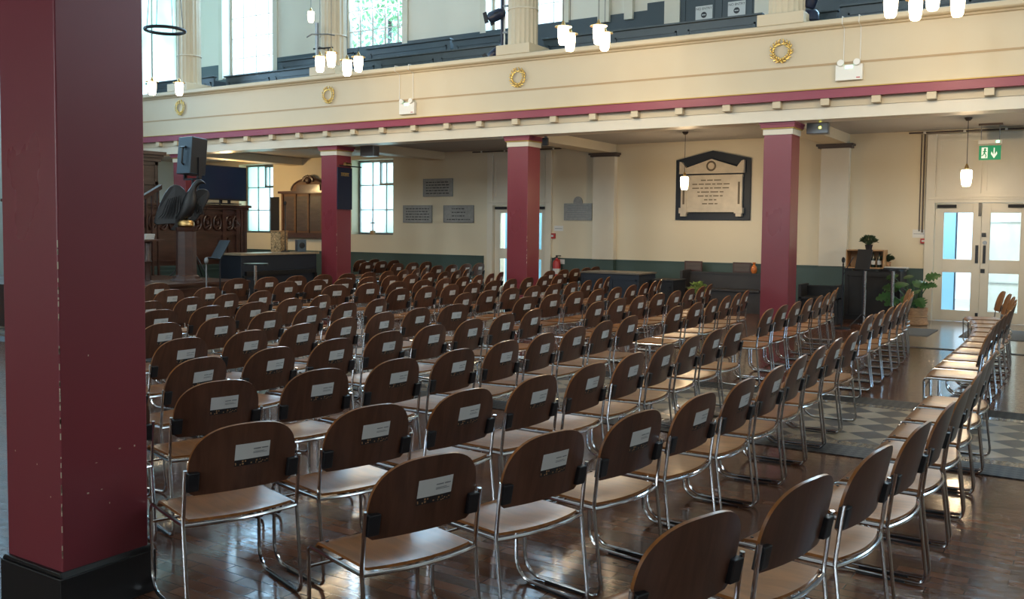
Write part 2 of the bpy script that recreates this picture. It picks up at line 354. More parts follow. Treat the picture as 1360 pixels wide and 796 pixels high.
# green dado on the aisle wall, slate dado on the upper wall
g = MB(); xs = [XL, -12.08, -10.24, -2.62, -.90, XR]
for a, b in ((xs[0], xs[1]), (xs[2], xs[3]), (xs[4], xs[5])):
    g.box(a, b, YW-.03, YW, .10, .885); g.box(a, b, YW-.045, YW, .885, .912)
struct(g.build('trim_14', 'green'))
g = MB()
for a, b in ((xs[0], xs[1]), (xs[2], xs[3]), (xs[4], xs[5])): g.box(a, b, YW-.05, YW, 0, .10)
struct(g.build('baseboard_far', 'green'))
g = MB()
for a, b, zt in ((XL, -21.1, 6.05), (-21.1, -18.8, 5.64), (-18.8, -7.45, 6.05), (-5.45, XR, 6.05)): g.box(a, b, YW-.04, YW, ZG, zt)
struct(g.build('trim_15', 'slate'))

# pilasters and cross beams
def beam(xc, n):
    g = MB(); g.box(xc-.22, xc+.22, YF+.35, YW, 3.16, ZS); struct(g.build('trim_%d' % n, 'cream'))
def pilaster(xc, n, w=.25):
    g = MB(); g.box(xc-w, xc+w, YW-.14, YW, .912, 3.08); struct(g.build('trim_%d' % n, 'white'))
    g = MB(); g.box(xc-w-.05, xc+w+.05, YW-.19, YW, 3.08, 3.12); g.box(xc-w-.08, xc+w+.08, YW-.22, YW, 3.12, 3.16); struct(g.build('trim_%d' % (n+1), 'greywood'))
    g = MB(); g.box(xc-w-.01, xc+w+.01, YW-.16, YW, 0, .90); struct(g.build('trim_%d' % (n+2), 'green'))
PX = [-18.1, -13.45, -8.94, -4.20, .45]
for i, x in enumerate(PX): beam(x, 20+i*4)
for i, x in enumerate(PX):
    if i in (0, 1): continue
    pilaster(x, 21+i*4)

# ------------------------------------------------------------------ red square columns
def red_column(x0, y0, w, label, cap=True, h=3.19, base=.20, bm='black'):
    t = thing('red_column', label, 'column', (x0+w/2, y0+w/2, 0), 0, None); a = w/2
    bx(-a, a, -a, a, base-.01, h-.18 if cap else h).build('shaft', 'red', t, bevel=.006)
    b = MB(); b.box(-a-.022, a+.022, -a-.022, a+.022, 0, base-.02); b.prism([(-a-.022, base-.02), (a+.022, base-.02), (a+.002, base), (-a-.002, base)], 'y', -a-.015, a+.015)
    b.build('skirting', bm, t, bevel=.004)
    if cap:
        bx(-a-.012, a+.012, -a-.012, a+.012, h-.185, h-.10).build('cream_collar', 'white', t)
        c = MB(); c.box(-a-.03, a+.03, -a-.03, a+.03, h-.10, h-.08); c.build('gold_moulding', 'goldline', t)
        c = MB(); c.box(-a-.045, a+.045, -a-.045, a+.045, h-.08, h-.03); c.box(-a-.06, a+.06, -a-.06, a+.06, h-.03, h); c.build('capital', 'redband', t)
    return t
CW = .425; YC = 14.0
cx = [W(231, 300, YC).x, W(426.8, 280, YC).x, W(673.5, 280, YC).x, W(1012, 290, YC).x]
red_column(cx[0], YC, CW, 'burgundy square column mostly hidden behind the eagle lectern and loudspeaker')
c2 = red_column(cx[1], YC, CW, 'burgundy square column carrying a dark blue hanging banner, beside the black piano')
c3 = red_column(cx[2], YC, CW, 'burgundy square column in front of the middle cream doorway')
c4 = red_column(cx[3], YC, CW, 'burgundy square column between the marble memorial and the bar tables')
red_column(.25, YC, CW, 'burgundy square column beyond the right edge of the rows')
p0 = G(83.3, 760.5, .20); fg = red_column(p0.x-.385, p0.y, .385, 'large burgundy square column close to the camera with chipped edges and black base', cap=False, base=.20)
chips = MB(); a = .385/2
random.seed(3)
for i in range(46):
    z = .25+random.random()**1.3*1.25; r = .0016+random.random()*.0022; hgt = .006+random.random()*.022
    if .2 < z < 1.55: chips.box(a-r*.6, a+.0012, -a-.0012, -a+r*.6, z, z+hgt)
for i in range(7):
    z = .3+random.random()*1.0; y = -a+random.random()*2*a; chips.box(a-.001, a+.0008, y, y+.002+random.random()*.008, z, z+.002+random.random()*.006)
    x = -a+random.random()*2*a
    if i % 3 == 0: chips.box(x, x+.004, -a-.0008, -a+.001, z, z+.006)
chips.build('paint_chip', 'cream', fg)
for t_ in (c2, c3):
    a2 = CW/2; ch = MB()
    for i in range(7):
        z = .9+random.random()*.5; ch.box(a2-.004, a2+.001, -a2-.001, -a2+.004, z, z+.015+random.random()*.03)
    ch.build('paint_chip', 'cream', t_)
for i, (x, l) in enumerate([(-8.05, 'burgundy square column of the near arcade behind the front chairs')]): pass

# ------------------------------------------------------------------ fluted columns on the gallery
def fluted(xc, yc, r0, z0, z1, label):
    t = thing('fluted_column', label, 'column', (xc, yc, z0), 0)
    mb = MB(); n = 96; nf = 20; vs = []; fs = []; hs = [(.16, 1.04), (.20, 1.0), (.24, .985), (2.6, .93), (z1-z0, .86)]
    for z, k in hs:
        for i in range(n):
            a = 2*PI*i/n; q = abs(math.sin(a*nf/2)); r = r0*k*(1-.055*q**.8)
            vs.append((r*math.cos(a), r*math.sin(a), z))
    for j in range(len(hs)-1):
        for i in range(n): fs.append((j*n+i, j*n+(i+1) % n, (j+1)*n+(i+1) % n, (j+1)*n+i))
    mb.add(vs, fs, False); mb.build('shaft', 'cream', t)
    bx(-r0*1.25, r0*1.25, -r0*1.25, r0*1.25, 0, .17).build('plinth', 'cream', t, bevel=.006)
    MB().lathe([(r0*1.0, 0), (r0*1.02, .012), (r0*1.0, .024)], 32, (0, 0, .80)).build('band', 'white', t)
    return t
fl = []
for px, l in ((253, 'cream fluted column above the gallery at far left, behind the hanging ring light'), (445, 'cream fluted column above the gallery behind the cluster of four lamps with a bracket'),
              (696, 'cream fluted column above the gallery with black stage lights on its left'), (1045, 'cream fluted column above the gallery right of the NO ENTRY doors')):
    p = W(px, 60, YF+.22); fl.append(fluted(p.x, YF+.18, .275, 4.59, ZT, l))
fluted(.45, YF+.18, .275, 4.59, ZT, 'cream fluted column above the gallery beyond the right edge')

# ------------------------------------------------------------------ windows
def window(n, x0, x1, z0, z1, nx, nz, gm, bar='white', yb=YW+.30, casement=None):
    o = struct(bx(x0, x1, YW+.02, YW+.45, z0-.04, z0).build('window_%d' % n, 'white'))   # sill
    f = MB(); b = .05
    f.box(x0, x0+b, yb-.03, yb+.04, z0, z1); f.box(x1-b, x1, yb-.03, yb+.04, z0, z1); f.box(x0+b, x1-b, yb-.03, yb+.04, z0, z0+b); f.box(x0+b, x1-b, yb-.03, yb+.04, z1-b, z1)
    for i in range(1, nx): x = x0+(x1-x0)*i/nx; f.box(x-.010, x+.010, yb-.02, yb+.03, z0+b, z1-b)
    for i in range(1, nz): z = z0+(z1-z0)*i/nz; f.box(x0, x1, yb-.018, yb+.028, z-.009, z+.009)
    f.build('window_frame', bar, o)
    if casement:
        a, c_, e, h = casement; f = MB(); k = .035
        f.box(a, a+k, yb-.05, yb+.03, e, h); f.box(c_-k, c_, yb-.05, yb+.03, e, h); f.box(a, c_, yb-.05, yb+.03, e, e+k); f.box(a, c_, yb-.05, yb+.03, h-k, h); f.build('casement', 'steel', o)
    bx(x0, x1, yb, yb+.006, z0, z1).build('pane', gm, o)
    return o
lw = LW[0]; window(1, *lw, 3, 3, 'frost', 'steel', casement=(-15.45, -14.98, 2.62, 3.2))
lw = LW[1]; window(2, *lw, 3, 3, 'frost', 'steel', casement=(-19.6, -19.15, 2.62, 3.2))
window(3, *LW[2], 3, 3, 'frost', 'steel')
for i, u in enumerate(UW): window(4+i, *u, 5 if i else 4, 7, 'glass', 'white')
# white reveals and architraves beside upper windows
g = MB()
for u in UW:
    for s, x in ((-1, u[0]), (1, u[1])): g.box(x-.16 if s < 0 else x, x if s < 0 else x+.16, YW-.05, YW, u[2]-.05, u[3]+.1)
struct(g.build('trim_60', 'white'))
def side_window(n, axisx, y0, y1, z0, z1, gm='glass', nv=4, nh=6):
    f = MB(); x = axisx
    f.box(x-.03, x+.03, y0, y0+.06, z0, z1); f.box(x-.03, x+.03, y1-.06, y1, z0, z1); f.box(x-.03, x+.03, y0, y1, z0, z0+.06)
    for i in range(1, nv+(nv == 1)): y = y0+(y1-y0)*i/(nv+(nv == 1)); f.box(x-.02, x+.02, y-.015, y+.015, z0, z1)
    for i in range(1, nh): z = z0+(z1-z0)*i/nh; f.box(x-.02, x+.02, y0, y1, z-.012, z+.012)
    o = struct(f.build('window_%d' % n, 'white')); bx(x-.003, x+.003, y0, y1, z0, z1).build('pane', gm, o)
side_window(12, XL-.25, *EW[0]); side_window(30, XL-.25, *EW[1], gm='frost', nv=1, nh=1)
for i, w_ in enumerate(RW): side_window(13+i, XR+.25, *w_)
for i, w_ in enumerate(BW):
    f = MB(); y = YB-.25
    for k in range(6): x = w_[0]+(w_[1]-w_[0])*k/5; f.box(x-.02, x+.02, y-.02, y+.02, w_[2], w_[3])
    for k in range(7): z = w_[2]+(w_[3]-w_[2])*k/6; f.box(w_[0], w_[1], y-.02, y+.02, z-.015, z+.015)
    o = struct(f.build('window_%d' % (16+i), 'white')); bx(w_[0], w_[1], y-.003, y+.003, w_[2], w_[3]).build('pane', 'glass', o)

# ------------------------------------------------------------------ doors
def door(n, x0, x1, split, ztop, fr=.11, panels=2, closers=True):
    o = D.objects.new('door_%d' % n, None); col.objects.link(o); struct(o); o.location = ((x0+x1)/2, YW, 0); ox, oy = o.location.x, YW
    g = MB()
    for a, b in ((x0-fr*1.35, x0), (x1, x1+fr*1.35)): g.box(a-ox, b-ox, -.07, 0, 0, 3.27)
    g.box(x0-ox-fr, x1-ox+fr, -.06, 0, ztop, ztop+.10); g.box(x0-ox-fr, x1-ox+fr, -.085, 0, ztop+.05, ztop+.085)
    g.build('door_frame', 'white', o, bevel=.006)
    g = MB(); g.box(x0-ox, x1-ox, -.03, 0, ztop+.1, 3.27)
    m = (x0+x1)/2-ox
    for a, b in ((x0-ox, m), (m, x1-ox)):
        for (p, q, r, s_) in ((a+.02, b-.02, ztop+.16, ztop+.21), (a+.02, b-.02, 3.14, 3.19), (a+.02, a+.07, ztop+.21, 3.14), (b-.07, b-.02, ztop+.21, 3.14)): g.box(p, q, -.05, -.029, r, s_)
    g.build('overdoor_panel', 'white', o)
    leaves = [(x0, split), (split, x1)]
    for i, (a, b) in enumerate(leaves):
        a += (.006 if i == 0 else .001)-ox; b -= (.006 if i == 1 else .001)+ox; st = .135; lm = MB(); y0, y1 = .03, .075
        lm.box(a, a+st, y0, y1, .01, ztop-.01); lm.box(b-st, b, y0, y1, .01, ztop-.01)
        lm.box(a+st, b-st, y0, y1, .01, .20); lm.box(a+st, b-st, y0, y1, .86, 1.09); lm.box(a+st, b-st, y0, y1, 1.90, ztop-.01)
        lf = lm.build('door_leaf', 'white', o, bevel=.004)
        gl = MB(); gl.box(a+st, b-st, .05, .056, .20, .86); gl.box(a+st, b-st, .05, .056, 1.09, 1.90); gl.build('pane', 'glass', lf)
        hx = b-.035 if i == 0 else a+.035
        bx(hx-.045 if i == 0 else hx-.0, hx+.0 if i == 0 else hx+.045, .012, .03, 1.03, 1.34).build('push_plate', 'black', lf)
        bx(a+.03 if i == 0 else b-.33, a+.33 if i == 0 else b-.03, -.02, .03, ztop-.085, ztop-.03).build('door_closer', 'blackmatt', lf)
        if i == 1:
            for z in (.90, 1.52): bx(a+.01, a+.075, .015, .03, z-.035, z+.035).build('lock', 'black', lf)
            MB().lathe([(.035, 0), (.035, .006)], 16).build('escutcheon', 'steel', lf).matrix_local = Matrix.Translation((a+.06, .03, 1.385)) @ Matrix.Rotation(PI/2, 4, 'X')
        else:
            bx(b-.05, b-.005, .0, .03, ztop-.23, ztop-.0).build('bolt', 'black', lf); bx(b-.05, b-.005, .0, .03, .02, .17).build('bolt', 'black', lf)
    return o
door(1, -11.81, -10.41, -11.11, 2.07)
door(2, -2.50, -1.03, -1.765, 2.07)
# upper doors with NO ENTRY signs
dl = W(905, 20, YW).x; dr = W(1004, 15, YW).x
o = struct(bx(dl, dr, YW-.06, YW-.0, ZG, 7.2).build('door_3', 'slate'))
mid = (dl+dr)/2; g = MB()
for a, b in ((dl+.05, mid-.05), (mid+.05, dr-.05)):
    for q in ((a, a+.06, 4.9, 7.1), (b-.06, b, 4.9, 7.1), (a, b, 4.9, 4.96), (a, b, 5.55, 5.61), (a, b, 6.3, 6.36)): g.box(q[0], q[1], YW-.075, YW-.05, q[2], q[3])
g.build('door_mouldings', 'slate', o)
g = MB()
for a, b in ((dl-.33, dl), (dr, dr+.30)): g.box(a, b, YW-.10, YW, ZG, 7.3)
for px0, px1 in ((797, 812), (832, 843)):
    a = W(px0, 20, YW).x; b = W(px1, 20, YW).x; g.box(a, b, YW-.12, YW, 5.9, ZT)
struct(g.build('trim_61', 'white'))
def text(s, size, m, name, loc, rot, parent=None, align='CENTER', ext=.001):
    c = D.curves.new(name, 'FONT'); c.body = s; c.size = size; c.align_x = align; c.align_y = 'CENTER'; c.extrude = ext
    o = D.objects.new(name, c); c.materials.append(MT[m])
    # to mesh, kept as one part
    col.objects.link(o); dg = bpy.context.evaluated_depsgraph_get(); me = D.meshes.new_from_object(o.evaluated_get(dg)); D.objects.remove(o)
    o = D.objects.new(name, me); col.objects.link(o); o.location = loc; o.rotation_euler = rot
    if not me.materials: me.materials.append(MT[m])
    if parent: o.parent = parent
    return o
for (pa, pb, lab) in (((924, 9), (946, 26), 'white NO ENTRY notice on the left leaf of the dark upper doors'), ((967, 3), (990, 20), 'white NO ENTRY notice on the right leaf of the dark upper doors')):
    a = W(*pa, YW-.08); b = W(*pb, YW-.08); cxx = (a.x+b.x)/2; w_ = b.x-a.x; zc = (a.z+b.z)/2; hh = (a.z-b.z)
    s_ = thing('no_entry_sign', lab, 'sign', (cxx, YW-.077, zc), 0)
    bx(-w_/2, w_/2, -.006, 0, -hh/2, hh/2).build('card', 'paper', s_)
    text('NO ENTRY', w_*.19, 'ink', 'lettering', (0, -.008, hh*.30), (PI/2, 0, 0), s_)
    d_ = MB().lathe([(w_*.17, 0), (w_*.17, .003)], 24).build('roundel', 'ink', s_); d_.rotation_euler = (PI/2, 0, 0); d_.location = (0, -.006, -hh*.12)
    bx(-w_*.11, w_*.11, -.012, -.009, -hh*.15, -hh*.09).build('bar', 'paper', s_)

# ------------------------------------------------------------------ gallery pews (slate)
def pew(x0, x1, y, pt, lab, rails=None, flip=False):
    z1 = pt.z; t = thing('gallery_pew', lab, 'pew', ((x0+x1)/2, y, ZG)); h = z1-ZG; a = (x1-x0)/2
    g = MB(); g.box(-a, a, 0, .05, 0, h-.03)
    n = max(1, round((x1-x0)/1.6))
    for i in range(n):
        p = -a+i*2*a/n+.10; q = -a+(i+1)*2*a/n-.10
        for r in ((p, q, h-.16, h-.13), (p, q, h-.62, h-.59), (p, p+.03, h-.62, h-.13), (q-.03, q, h-.62, h-.13)): g.box(r[0], r[1], -.015, 0, r[2], r[3])
    g.build('pew_panel', 'slate', t)
    bx(-a-.02, a+.02, -.05, .08, h-.03, h).build('top_rail', 'slate', t, bevel=.006)
    bx(-a, a, .05, .42, max(.05, h-.55), max(.09, h-.51)).build('seat', 'slate', t)
    g = MB()
    for e in (-a, a-.05): g.box(e, e+.05, .05, .46, 0, h-.1)
    g.build('pew_end', 'slate', t)
    return t
pew(W(300, 100, 14.75).x, W(668, 60, 14.75).x, 14.75, W(590, 67.5, 14.75), 'long slate blue pew front just behind the gallery ledge, left of the stage lights')
pew(W(372, 90, 15.6).x, W(470, 70, 15.6).x, 15.6, W(420, 75, 15.6), 'slate blue gallery pew in the second row behind the four-lamp cluster')
pew(W(488, 70, 16.1).x, W(598, 50, 16.1).x, 16.1, W(545, 57.5, 16.1), 'slate blue gallery pew below the leafy window, second tier')
pew(W(602, 60, 16.1).x, W(671, 40, 16.1).x, 16.1, W(640, 48, 16.1), 'slate blue gallery pew beside the upper stage light')
pew(W(722, 60, 14.75).x, W(1012, 20, 14.75).x, 14.75, W(930, 27, 14.75), 'long slate blue pew front below the NO ENTRY doors')
struct(bx(W(861, 30, YW).x, W(891, 20, YW).x, YW-.06, YW, ZG, W(877, 3, YW).z).build('trim_63', 'slate'))
pew(W(1075, 60, 14.75).x, W(1112, 20, 14.75).x, 14.75, W(1090, 15, 14.75), 'short slate blue pew right of the rightmost visible fluted column')
pew(W(1116, 60, 14.75).x, 1.5, 14.75, W(1180, 0, 14.75), 'slate blue pew front behind the top right lamp cluster')
pew(W(196, 120, 14.75).x, W(244, 110, 14.75).x, 14.75, W(220, 108, 14.75), 'slate blue pew at the far left end of the gallery')
pew(W(268, 110, 14.6).x, W(284, 100, 14.6).x, 14.6, W(276, 102, 14.6), 'short low slate blue pew end right of the leftmost fluted column')

# ------------------------------------------------------------------ gilded wreaths
def wreath(px, py, lab):
    p = W(px, py, YF-.06); t = thing('gilded_wreath', lab, 'wreath', (p.x, YF-.052, p.z), 0, None)
    mb = MB(); R = .135
    ring = [(R*math.cos(a), 0, R*math.sin(a)) for a in [PI/2+.16+i*(2*PI-.32)/28 for i in range(29)]]
    mb.tube(ring, .009, 8); mb.build('stem', 'gold', t)
    lf = MB(); random.seed(int(px))
    for i in range(19):
        a = PI/2+.22+i*(2*PI-.44)/18
        dr = -1 if a < 3*PI/2 else 1
        for s in (-1, 1):
            rr = R+s*.024+random.uniform(-.006, .006); q_ = a+random.uniform(-.05, .05)
            tx = Matrix.Translation((rr*math.cos(q_), -.016, rr*math.sin(q_))) @ Matrix.Rotation(-(q_+PI/2)+dr*s*.65, 4, 'Y')
            lf.ball((0, 0, 0), (.031, .011, .0115), 6, tx)
    lf.build('leaves', 'gold', t)
    b = MB()
    for s in (-1, 1): b.tube([(0, -.01, -R), (s*.03, -.012, -R-.028), (s*.07, -.01, -R-.02)], [.010, .009, .004], 6)
    b.build('ribbon', 'gold', t)
wreath(239, 143, 'gold wreath on the gallery front, leftmost of the four')
wreath(436, 126, 'gold wreath on the gallery front under the four-lamp cluster')
wreath(687.5, 103, 'gold wreath on the gallery front below the column with stage lights')
wreath(1037.5, 68, 'gold wreath on the gallery front nearest the right, largest of the four')

# ------------------------------------------------------------------ emergency lights on the gallery front
def emlight(px0, py0, px1, py1, wires, lab):
    a = W(px0, py0, YF-.1); b = W(px1, py1, YF-.1); w_ = b.x-a.x; h = a.z-b.z; t = thing('emergency_light', lab, 'light', ((a.x+b.x)/2, YF-.031, b.z))
    bx(-w_/2, w_/2, -.07, 0, 0, h*.72).build('housing', 'whiteplastic', t, bevel=.006)
    for s in (-1, 1):
        m = MB(); m.lathe([(.02, 0), (.045, .02), (.05, .045), (.045, .055)], 16); q = m.build('lamp_head', 'whiteplastic', t); q.location = (s*w_*.3, -.05, h*.80); q.rotation_euler = (PI/2, 0, 0)
    bx(-.05, .05, -.075, -.068, h*.55, h*.66).build('indicator', 'led', t)
    bx(w_*.28, w_*.42, -.073, -.069, h*.08, h*.12).build('badge', 'redplastic', t)
    for s, wx in zip((-1, 1), wires):
        x = W(wx, 100, YF-.03).x-(a.x+b.x)/2
        MB().tube([(x*.9, -.02, h*.8), (x, -.006, h*1.0), (x, -.006, 4.46-b.z), (x, -.15, 4.50-b.z), (x, -.15, 4.60-b.z), (x, .1, 4.61-b.z)], .006, 6).build('cable', 'whiteplastic', t)
emlight(530, 131, 550, 151, (531, 549), 'white emergency light on the gallery front, smaller and further left one')
emlight(1110, 79, 1145, 105, (1120, 1142), 'white emergency light on the gallery front near the right with two cables')

# ------------------------------------------------------------------ lamps
def pendant(loc, ztop, lab, grp, disk=False, s=1.0, power=25, cord2=False, name='pendant_lamp'):
    t = thing(name, lab, 'lamp', loc, 0, grp)
    MB().lathe([(.046*s, -.125*s), (.062*s, -.10*s), (.074*s, .0*s), (.076*s, .075*s), (.070*s, .105*s), (.03*s, .115*s)], 20).build('lamp_shade', 'shade', t)
    c = MB(); c.lathe([(.03*s, .112*s), (.03*s, .15*s), (.018*s, .175*s), (.008*s, .20*s)], 12)
    if disk: c.lathe([(.115*s, .108*s), (.115*s, .116*s)], 24)
    c.build('cap', 'brass', t)
    MB().tube([(0, 0, .19*s), (0, 0, ztop-loc[2])], .0045, 6).build('cord', 'iron', t)
    if not disk:
        MB().lathe([(.03, -.05), (.055, -.02), (.055, 0)], 12, (0, 0, ztop-loc[2])).build('ceiling_rose', 'greywood', t)
    l = D.lights.new('lamp_light', 'POINT'); l.energy = power; l.color = (1, .72, .42); l.shadow_soft_size = .08
    lo = D.objects.new('lamp_light', l); col.objects.link(lo); lo.parent = t; lo.location = (0, 0, -.20)
    return t
PW = 32
p = W(1283.5, 236, 16); pendant((p.x, 16, p.z), ZS, 'lit pendant lamp hanging in front of the white doors at right', 'aisle pendant lamps', s=1.08, power=PW)
p = W(909, 243, 16); pendant((p.x, 16, p.z), ZS, 'lit pendant lamp hanging in front of the marble memorial', 'aisle pendant lamps', s=1.0, power=PW)
def chandelier(lampspx, ringz, where, names, Y=11.8, ring=True):
    pts = [W(x, y, Y) for x, y in lampspx]
    xc = sum(p.x for p in pts)/len(pts)
    if ring:
        t = thing('ring_chandelier', 'dark metal suspension ring of the ' + where + ' lamp cluster', 'chandelier', (xc, Y, ringz))
        R = .37; MB().tube([(R*math.cos(a), R*math.sin(a), 0) for a in [2*PI*i/40 for i in range(40)]], .032, 8, closed=True).build('ring', 'iron', t)
        for k in range(4):
            a = 2*PI*k/4+.5; MB().tube([(R*math.cos(a), R*math.sin(a), 0), (.05*math.cos(a), .05*math.sin(a), ZT-ringz-1.2)], .006, 6).build('suspension_wire', 'iron', t)
        MB().tube([(0, 0, ZT-ringz-1.22), (0, 0, ZT-ringz)], .02, 8).build('stem', 'iron', t)
    for i, (p, n) in enumerate(zip(pts, names)):
        yy = Y+(.35 if i % 2 else -.3); q = W(lampspx[i][0], lampspx[i][1], yy)
        pendant((q.x, yy, q.z), ringz if ring else ZT-.01, n, 'lamps of the ' + where + ' cluster', disk=True, s=1.05, power=13, name='hanging_lamp')
chandelier([(202, 117), (238, 118)], 5.36, 'far left', ['lit glass lamp hanging under the ring at far left, its left lamp', 'lit glass lamp under the ring at far left, its right lamp over the gold wreath'])
chandelier([(425, 85), (440, 79), (461, 90), (476, 85)], 7.4, 'second from left', ['leftmost lit lamp of the four before the bracketed fluted column', 'second lit lamp from left, highest of the four before the bracketed column',
    'third lit lamp from left, lowest of the four before the bracketed column', 'rightmost lit lamp of the four before the bracketed fluted column'])
chandelier([(748, 47), (757, 56), (795, 46), (803, 55)], 7.4, 'central', ['upper left lit lamp of the central four above the gallery ledge', 'lower left lit lamp of the central four above the gallery ledge',
    'upper right lit lamp of the central four above the gallery ledge', 'lower right lit lamp of the central four above the gallery ledge'])
chandelier([(1183, 8), (1216, 12), (1239, -2), (1272, 7)], 7.4, 'top right', ['leftmost lit lamp of the cluster at the top right corner', 'lowest lit lamp of the cluster at the top right corner',
    'topmost lit lamp, cut by the frame, of the top right cluster', 'rightmost lit lamp of the cluster at the top right corner'])
p = W(413, 22, 15.5); pendant((p.x, 15.5, p.z), ZT, 'single lit lamp hanging in the gallery before the grey upper wall', None, s=1.0, power=10)


# ------------------------------------------------------------------ chairs
def chair_proto():
    root = thing('stacking_chair', 'plywood and chrome chair', 'chair', (0, 0, 0))
    HW = .240
    # seat shell: dished plywood, bowed rear edge, rolled front edge
    def seat_pt(u, v):                       # u across, v from front 0 to rear 1
        y = u*.218; xr = .200+.036*(1-u*u); x = -.180+(xr+.180)*v
        z = .392-.010*(1-u*u)*math.sin(PI*min(1, v*1.1))-.030*max(0, (.12-v)/.12)**2+.004*v
        if v < .001: x += 0
        return x, y, z
    def shell(fn, nu, nv, th, nrm):
        vs = []; fs = []
        for s in (0, 1):
            for j in range(nv+1):
                for i in range(nu+1):
                    p = Vector(fn(-1+2*i/nu, j/nv)); vs.append(p+nrm*(th*(.5-s)))
        o = (nu+1)*(nv+1); ix = lambda s, i, j: s*o+j*(nu+1)+i
        for j in range(nv):
            for i in range(nu):
                fs.append((ix(0, i, j), ix(0, i+1, j), ix(0, i+1, j+1), ix(0, i, j+1))); fs.append((ix(1, i, j+1), ix(1, i+1, j+1), ix(1, i+1, j), ix(1, i, j)))
        for j in range(nv):
            for i in (0, nu): fs.append((ix(0, i, j), ix(0, i, j+1), ix(1, i, j+1), ix(1, i, j)))
        for i in range(nu):
            for j in (0, nv): fs.append((ix(0, i, j), ix(1, i, j), ix(1, i+1, j), ix(0, i+1, j)))
        return vs, fs
    vs, fs = shell(seat_pt, 14, 12, .011, Vector((0, 0, 1)))
    scr = MB().add(vs, fs, True)
    for y in (-.190, .190):
        for x in (-.16, .135): scr.lathe([(.007, 0), (.006, .003)], 10, (x+.03, y, .3965))
    sm = scr.build('seat', 'ply', root); sm.data.materials.append(MT['rubber'])
    for p in sm.data.polygons:
        if p.area < 1.6e-5 or (p.area < 2e-4 and p.center.z > .3985): p.material_index = 1
    # backrest
    def hwz(z):
        if z < .525: return .220-.030*(1-math.sqrt(max(0, 1-((.525-z)/.032)**2)))
        if z > .585: return .226*max(0, 1-((z-.585)/.188)**2.75)**(1/2.75)
        return .220+.006*(z-.525)/.06
    def back_pt(u, v):
        if v < .2: z = .494+.031*math.sin(v/.2*PI/2)
        elif v < .35: z = .525+.06*(v-.2)/.15
        else: z = .585+.1879*math.sin((v-.35)/.65*PI/2)
        y = u*hwz(z); x = .196+(z-.474)*.235+.028*(1-(y/.238)**2)-.012
        return x, y, z
    vs, fs = shell(back_pt, 16, 22, .011, Vector((.97, 0, -.23)))
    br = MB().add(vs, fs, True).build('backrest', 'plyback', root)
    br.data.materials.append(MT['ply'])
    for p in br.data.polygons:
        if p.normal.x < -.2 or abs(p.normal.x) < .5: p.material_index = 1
    # side frames: upright + rear leg, and the runner loop
    def arc(c, r, a0, a1, n, y): return [(c[0]+r*math.cos(a0+(a1-a0)*i/n), y, c[1]+r*math.sin(a0+(a1-a0)*i/n)) for i in range(n+1)]
    for s in (-1, 1):
        y = s*HW; g = MB()
        path = [(.232, y, .605), (.224, y, .550), (.209, y, .420), (.206, y, .388), (.209, y, .36), (.245, y, .070)]
        path += arc((.210, .046), .035, 0, -PI/2, 5, y)[0:]
        path += [(0, y, .011)]+arc((-.085, .101), .09, -PI/2, -PI, 6, y)
        path += [(-.176, y, .22)]+[(-.180, y, .345)]+arc((-.150, .350), .030, PI, PI/2, 5, y)
        path += [(0, y, .380), (.205, y, .383)]
        path = [(p[0], p[1], max(.0105, p[2])) for p in path]
        g.tube(path, .0082, 8)
        g.build('side_frame', 'chrome', root)
        b = MB(); b.prism([(.196, .512), (.230, .515), (.246, .592), (.212, .594)], 'y', s*.186, s*.2325)
        b.build('bracket', 'rubber', root, bevel=.004)
        f = MB(); f.box(-.05, .16, y-.009, y+.009, 0, .009); f.build('glide', 'rubber', root)
    g = MB(); g.tube([(.200+.036*(1-u*u)+.006, u*HW, .379) for u in [-1+2*i/14 for i in range(15)]], .0075, 8); g.build('rear_rail', 'chrome', root)
    g = MB(); g.tube([(-.178, -HW, .30), (-.178, HW, .30)], .006, 8); g.build('front_rail', 'chrome', root)
    # sticker on the back: white card with lines of print above a dark speckled strip
    def bp_(y, z, off=.0064): return Vector((.196+(z-.474)*.235+.028*(1-(y/.238)**2)-.012+off, y, z-off*.24))
    def patch(y0, y1, z0, z1, off, n=5):
        vs = []; fs = []
        for i in range(n+1):
            y = y0+(y1-y0)*i/n; vs += [bp_(y, z0, off), bp_(y, z1, off)]
        for i in range(n): fs.append((2*i, 2*i+2, 2*i+3, 2*i+1))
        return vs, fs
    st = MB().add(*patch(-.050, .098, .622, .688, .0066)).build('sticker', 'paper', br)
    MB().add(*patch(-.050, .098, .596, .622, .0066)).build('sticker_strip', 'rubber', br)
    random.seed(5); d = MB()
    for z, a, b, h in ((.660, .026, .058, .0042), (.660, .063, .090, .0042), (.648, .026, .074, .0022), (.643, .026, .086, .0022)):
        d.add(*patch(a, b, z, z+h, .0070, 2))
    d.build('sticker_print', 'steel', br)
    d = MB()
    for i in range(15):
        y = random.uniform(-.048, .094); z = random.uniform(.598, .612); d.add(*patch(y, y+random.uniform(.003, .008), z, z+random.uniform(.003, .007), .0071, 1))
    d.build('sticker_speckle', 'pine', br)
    return root
chair = chair_proto(); used = [False]
def place_chair(X, Y, rz, label, group, sticker=True, dz=0):
    # X, Y: where the sticker sits; the chair's base point lies in front of it
    ox = X-(.222*math.cos(rz)-.025*math.sin(rz)); oy = Y-(.222*math.sin(rz)+.025*math.cos(rz))
    if not used[0] and sticker:
        used[0] = True; chair.location = (ox, oy, dz); chair.rotation_euler.z = rz; chair['label'] = label; chair['group'] = group; return chair
    return copy_thing(chair, (ox, oy, dz), rz, label, group, skip=() if sticker else ('sticker', 'sticker_strip', 'sticker_print', 'sticker_speckle'))
